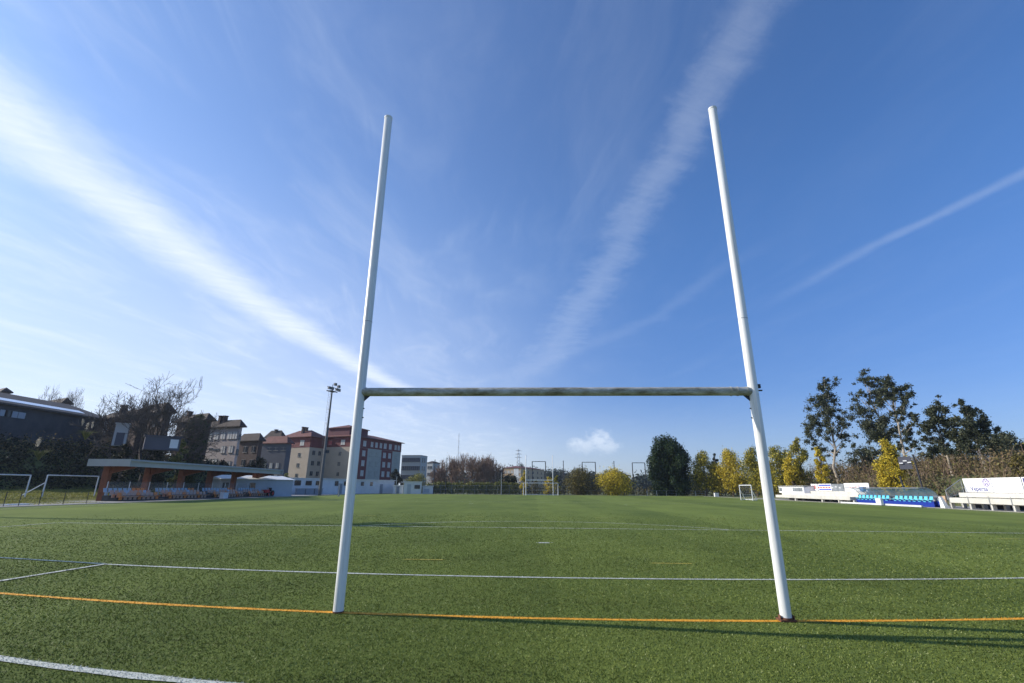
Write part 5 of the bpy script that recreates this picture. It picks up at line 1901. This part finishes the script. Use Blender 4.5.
tree('eucalyptus_tree', 'spire topped eucalyptus with a pale trunk above the white banner', 976, 400, 480, 44, 86, 'euc', nleaf=9500, size=0.19, bark='euc_bark', group=EG,
     lob=euc_lobes([(-0.12, 0.95, 0.12), (-0.06, 0.84, 0.18), (0.06, 0.74, 0.2), (0.24, 0.68, 0.18), (-0.16, 0.66, 0.18), (0.12, 0.58, 0.22), (0.34, 0.56, 0.15), (-0.28, 0.52, 0.2), (-0.4, 0.42, 0.17), (0.14, 0.44, 0.2), (-0.12, 0.36, 0.2), (0.3, 0.36, 0.16)]))
tree('bushy_tree', 'low grey green tree in the far right corner behind eucalypts', 1005, 430, 470, 46, 100, 'euc', 'ovoid', 40, 4200, 0.24, 0.1)
tree('bushy_tree', 'low dark tree under the tall eucalyptus pair', 862, 446, 482, 34, 106, 'euc', 'ovoid', 30, 2600, 0.25, 0.05)
tree('bushy_tree', 'low dark tree below the round headed eucalyptus', 950, 446, 478, 50, 98, 'green', 'ovoid', 34, 3000, 0.24, 0.0)
tree('mimosa_tree', 'green yellow bush at the right edge above the white banners', 1020, 452, 482, 26, 72, 'mimosa_dull', 'ovoid', 28, 2600, 0.16, 0.0, group=YG)


def branch(b, p, d, ln, r_, depth, rng, spread=0.6, up=0.15, minr=0.02, kids=(2, 4), gather=None):
    n_ = 3
    pts = [p]
    for i in range(n_):
        d = (d + Vector(rng.normal(0, 0.12, 3)) + Vector((0, 0, up * 0.3))).normalized()
        pts.append(pts[-1] + d * ln / n_)
    b.tube(pts, [max(minr, r_ * (1 - 0.4 * i / n_)) for i in range(n_ + 1)], 5 if depth > 2 else 3, False)
    if depth == 0:
        return
    for k in range(rng.integers(kids[0], kids[1] + 1)):
        t = rng.uniform(0.45, 1.0)
        q = pts[0].lerp(pts[-1], t) if t < 0.6 else pts[-2].lerp(pts[-1], (t - 0.6) / 0.4)
        nd = (d + Vector(rng.normal(0, spread, 3)) + Vector((0, 0, up))).normalized()
        branch(b, q, nd, ln * rng.uniform(0.6, 0.85), max(minr, r_ * 0.58), depth - 1, rng, spread, up, minr, kids)


def bare_tree(label, px_, top, bot, D, key, depth=5, spread=0.55, minr=0.022, group=None, stems=1, wide=1.0, seed=1, kids=(2, 4), name='bare_tree', rmax=None):
    a = pt(px_, (top * 0.6 + bot * 0.4), D)
    zt_ = pt(px_, top, D)[2]
    z0 = float(hgt(a[0], a[1]))
    h = zt_ - z0
    rng = np.random.default_rng(seed)
    g = thing(name, label, 'tree', (a[0], a[1], z0), group)
    b = MB()
    tw = MB()
    for s in range(stems):
        o = Vector((a[0] + rng.normal(0, 0.05 * h * (stems > 1)), a[1] + rng.normal(0, 0.05 * h * (stems > 1)), z0 - 0.2))
        d = Vector((rng.normal(0, 0.22 * wide), rng.normal(0, 0.22 * wide), 1)).normalized()
        th_ = h * 0.26
        b.tube([o, o + d * th_ * .5, o + d * th_], [0.022 * h, 0.018 * h, 0.015 * h], 8)
        for k in range(4 if stems == 1 else (5 if wide > 1.3 else 3)):
            w_ = 2 * PI * k / 4 + rng.uniform(-.5, .5)
            nd = Vector((math.cos(w_) * 0.6 * wide, math.sin(w_) * 0.6 * wide, rng.uniform(0.45, 1.1))).normalized()
            branch(tw, o + d * th_ * rng.uniform(0.75, 1.0), nd, h * 0.25, 0.010 * h, depth - 1, rng, spread, 0.18, minr, kids)
    b.build('trunk', M[key], g, smooth=True)
    v = np.array(tw.v)
    zc = z0 + h * 0.22
    f = (zt_ - zc) / max(0.1, np.percentile(v[:, 2], 99.6) - zc)
    up_ = v[:, 2] > zc
    v[up_, 2] = zc + (v[up_, 2] - zc) * f
    if rmax:
        rad_ = np.hypot(v[:, 0] - a[0], v[:, 1] - a[1])
        k_ = rmax / np.percentile(rad_, 98)
        for ax_ in (0, 1):
            off = np.median(v[up_, ax_]) - a[ax_]
            v[:, ax_] = a[ax_] + (v[:, ax_] - a[ax_] - off * np.clip((v[:, 2] - zc) / (zt_ - zc), 0, 1)) * k_
    tw.v = [tuple(q) for q in v]
    tw.build('crown', M[key], g)
    return g


bare_tree('large spreading bare tree on the bank above the covered stand', 166, 383.5, 450, 80, 'bare_bark', 6, 0.6, 0.014, None, 2, 1.2, 5, (3, 4), rmax=8.5)
bare_tree('bare tree left of the large bare tree before the brown house', 134, 402, 446, 80, 'bare_bark', 6, 0.55, 0.015, None, 2, 1.1, 8, (2, 3), rmax=3.4)
bare_tree('thin bare tree behind the roofs of the long shed', 52, 388, 412, 110, 'bare_bark', 5, 0.5, 0.018, 'bare trees behind the shed roof', 2, 0.7, 9, (3, 3), rmax=2.6)
bare_tree('thin bare tree furthest right behind the shed roof', 72, 389, 412, 110, 'bare_bark', 5, 0.5, 0.018, 'bare trees behind the shed roof', 2, 0.7, 12, (3, 3), rmax=2.6)
for i, (px_, tp, lab) in enumerate(((439, 468, 'low reddish bare shrub at left end of the thicket'), (452, 459, 'reddish bare tree left in the thicket by net pole'), (462, 454.5, 'tall reddish bare tree below the slim pylon'),
                                    (471, 455.5, 'reddish bare tree in the middle of the thicket'), (479, 456, 'reddish bare tree right of the thicket middle'), (487, 457, 'pale tipped bare tree near right end of thicket'), (493, 462, 'bare tree at the right end of the thicket by pole'))):
    bare_tree(lab, px_, tp, 488, 122 + 3 * (i % 3), 'red_twig', 5, 0.5, 0.022, 'bare trees of the brown thicket', 3, 1.1, 20 + i, (3, 4))

# ------------------------------------------------------------------ hedge, undergrowth
def scatter(name, xy, zfun, n_per, rad, hgt_, size, key, seed, label=None, cat=None, kind=None):
    rng = np.random.default_rng(seed)
    lob = []
    for (x, y, s) in xy:
        z = float(hgt(x, y))
        lob.append((x, y, z + hgt_ * s * 0.45, rad * s, rad * s, hgt_ * s * 0.6))
    v, f = leaf_cloud(lob, n_per * len(xy), size, rng, 0.4)
    o = np_mesh(name, v, f, L[key])
    tag(o, label, cat, kind=kind)
    return o


rng = np.random.default_rng(3)
x0_, x1_ = pt(430, 490, 116)[0], pt(521, 490, 116)[0]
lob = []
for x in np.arange(x0_, x1_, 0.55):
    for k in range(2):
        lob.append((x + rng.normal(0, .2), 106.3 + rng.uniform(-.3, .3), 0.75 + k * 1.1 + rng.normal(0, .12), 0.62, 0.5, 0.72))
v, f = leaf_cloud(lob, 9000, 0.20, rng, 0.35)
tag(np_mesh('ivy_hedge', v, f, L['ivy']), 'long ivy covered hedge in front of the brown thicket', 'hedge')

rng = np.random.default_rng(41)
xa_, xb2_ = pt(512, 490, 120)[0], pt(812, 490, 120)[0]
xy = [(x + rng.normal(0, .3), 116 + rng.uniform(-3, 8) - max(0, x - 30) * 0.25, rng.uniform(0.6, 1.35)) for x in np.arange(xa_, xb2_, 0.4)]
scatter('scrub', xy, None, 60, 1.1, 1.9, 0.24, 'scrub', 42, 'brown green scrub behind the fence and railing at the far end', 'scrub', 'stuff')
xy = []
for i in range(420):
    px_ = rng.uniform(425, 1030)
    d_ = rng.uniform(300, 520)
    c = pt(px_, 489, d_)
    xy.append((c[0], c[1], rng.uniform(0.5, 1.25) * (1.0 if px_ < 690 else 0.8)))
scatter('far_woods', xy, None, 130, 5.5, 8.5, 0.95, 'far', 43, 'dark bluish woods low along the far skyline', 'woods', 'stuff')
# dark scrub covering the left bank
rng = np.random.default_rng(4)
xy = []
for y in np.arange(14, 88, 1.15):
    for x in (-54.4, -55.6, -57.0, -58.4, -59.8, -61.2, -62.8, -64.6, -66.4):
        xy.append((x + rng.normal(0, .4), y + rng.normal(0, .5), rng.uniform(0.7, 1.35)))
scatter('undergrowth', xy, None, 62, 1.15, 1.5, 0.17, 'dark', 5, 'dark scrub covering the bank behind the covered stand', 'undergrowth', 'stuff')
# dry brush on top of the bank
xy = [(-60.5 + rng.normal(0, 1.2), y + rng.normal(0, .5), rng.uniform(0.5, 1.1)) for y in np.arange(44, 72, 0.55)]
scatter('dry_undergrowth', xy, None, 60, 0.9, 2.6, 0.13, 'brush', 6, 'dry brown brush along the top of the left bank', 'undergrowth', 'stuff')
# brown brush on the right bank
rng = np.random.default_rng(8)
xy = []
for i in range(900):
    x = rng.uniform(44.5, 76)
    y = rng.uniform(22, 100)
    xy.append((x, y, rng.uniform(0.7, 1.5)))
lob = [(x, y, float(hgt(x, y)) + 1.1 * s, 1.2 * s, 1.2 * s, 1.5 * s) for x, y, s in xy]
v, f = leaf_cloud(lob, 60000, 0.15, rng, 0.5)
bt = MB()
for (x, y, s) in xy[:700]:
    z = float(hgt(x, y))
    for k in range(4):
        d = Vector((rng.normal(0, .28), rng.normal(0, .28), 1)).normalized()
        p0 = Vector((x + rng.normal(0, .5), y + rng.normal(0, .5), z - .1))
        bt.tube([p0, p0 + d * 1.4 * s, p0 + d * 2.7 * s + Vector((rng.normal(0, .3), rng.normal(0, .3), 0))], [0.022, 0.017, 0.01], 3, False)
br = np_mesh('brushwood', v, f, L['brush'])
tag(br, 'brown leafless brushwood covering the right bank behind the bleachers', 'brushwood', kind='stuff')
tw = bt.build('twigs', M['red_twig'], br)
# yellowish grass along the foot of the left bank
rng = np.random.default_rng(10)
n = 80000
x = rng.uniform(-55.0, -37.9, n)
y = rng.uniform(18, 60, n)
keep = ~((x > -43.7) & (y > 36))
x, y = x[keep], y[keep]
n = len(x)
h_ = rng.uniform(0.05, 0.16, n)
w_ = 0.03
a_ = rng.uniform(0, PI, n)
z = hgt(x, y)
v = np.stack([np.stack([x - w_ * np.cos(a_), y - w_ * np.sin(a_), z], 1), np.stack([x + w_ * np.cos(a_), y + w_ * np.sin(a_), z], 1),
              np.stack([x + rng.normal(0, .06, n), y + rng.normal(0, .06, n), z + h_], 1)], 1).reshape(-1, 3)
L['verge'] = leaf_mat('verge_grass', [(0, (0.13, 0.15, 0.03)), (0.6, (0.27, 0.28, 0.06)), (1, (0.42, 0.37, 0.14))], 0.3)
tag(np_mesh('verge_grass', v, np.arange(3 * n).reshape(-1, 3), L['verge']), 'rough yellow green grass along the foot of the left bank', 'grass', kind='stuff')
# pampas
for px_, py_, lab in ((42, 447, 'pampas tuft with pale plumes on the dark bank'), (88, 428, 'pale dry tuft hanging before the long shed wall')):
    c = pt(px_, py_, 62 if px_ < 50 else 64)
    z0 = c[2] - 1.2
    g = thing('pampas_grass', lab, 'plant', (c[0], c[1], z0))
    b = MB()
    for i in range(60):
        w_ = random.uniform(0, 2 * PI)
        r_ = random.uniform(.3, 1.0)
        b.tube([(c[0], c[1], z0), (c[0] + .5 * r_ * math.cos(w_), c[1] + .5 * r_ * math.sin(w_), z0 + .8), (c[0] + r_ * math.cos(w_), c[1] + r_ * math.sin(w_), z0 + .75 + random.uniform(-.2, .3))], [0.02, 0.016, 0.006], 3, False)
    b.build('leaves', L['ivy'], g)
    rg = np.random.default_rng(int(px_))
    for i in range(3):
        o_ = (c[0] + random.uniform(-.5, .5), c[1] + random.uniform(-.6, .6), z0 + random.uniform(1.4, 1.9))
        v, f = leaf_cloud([(o_[0], o_[1], o_[2], 0.10, 0.10, 0.34)], 60, 0.07, rg)
        np_mesh('plume', v, f, L['pampas'], g)

# far trees on the hills
FT = 'far trees along the skyline'
fi = 0
spec = [(503, 470, 10), (511, 466, 14), (519, 464, 12), (528, 468, 12), (537, 467, 12), (546, 470, 10), (554, 468, 14), (562, 469, 12), (571, 472, 12), (590, 471, 9), (599, 473, 8), (607, 470, 12), (620, 472, 12), (637, 476, 8), (643, 474, 11), (651, 478, 12), (690, 474, 12), (697, 480, 14)]
for (px_, tp, wd) in spec:
    tree('skyline_tree', 'dark bluish tree on the far skyline', px_, tp, 489, wd * 1.5, 330 + 40 * (fi % 3), 'far', 'ovoid' if fi % 2 else 'column', 18, 900, 0.75, 0.1, group=FT, rel=0.26)
    fi += 1


# ------------------------------------------------------------------ thin sunlit haze in the air
m = bpy.data.materials.new('thin_air_haze')
m.use_nodes = True
m.node_tree.nodes.clear()
pv = m.node_tree.nodes.new('ShaderNodeVolumePrincipled')
pv.inputs['Color'].default_value = (0.72, 0.84, 1.0, 1)
pv.inputs['Density'].default_value = 0.0002
pv.inputs['Anisotropy'].default_value = 0.3
mo = m.node_tree.nodes.new('ShaderNodeOutputMaterial')
m.node_tree.links.new(pv.outputs[0], mo.inputs['Volume'])
b = MB()
b.box((0, 420, 28.5), (1400, 900, 59))
tag(b.build('haze', m), kind='stuff')
# ------------------------------------------------------------------ camera and output
cam = bpy.data.cameras.new('camera')
cam.sensor_fit = 'HORIZONTAL'
cam.sensor_width = 36
cam.lens = FPX / W * 36
cam.clip_end = 9000
cam.clip_start = 0.05
co = bpy.data.objects.new('camera', cam)
COL.objects.link(co)
fw = Vector(ray(W / 2, H / 2)).normalized()
rt = (Vector(ray(W / 2 + 100, H / 2)) - Vector(ray(W / 2, H / 2))).normalized()
upv = rt.cross(fw)
mw = Matrix((rt, upv, -fw)).transposed().to_4x4()
mw.translation = Vector(CAM)
co.matrix_world = mw
SC.camera = co
cam.dof.use_dof = True
cam.dof.focus_distance = 6.8
cam.dof.aperture_fstop = 2.8

vs2 = SC.view_settings
vs2.view_transform = 'Standard'
vs2.look = 'None'
vs2.exposure = 0.2
vs2.gamma = 1.0
vs2.use_curve_mapping = False
SC.cycles.use_denoising = True
SC.cycles.denoiser = 'OPENIMAGEDENOISE'
SC.cycles.denoising_input_passes = 'RGB_ALBEDO_NORMAL'
SC.cycles.max_bounces = 6
SC.cycles.transparent_max_bounces = 12
SC.cycles.sample_clamp_indirect = 4.0
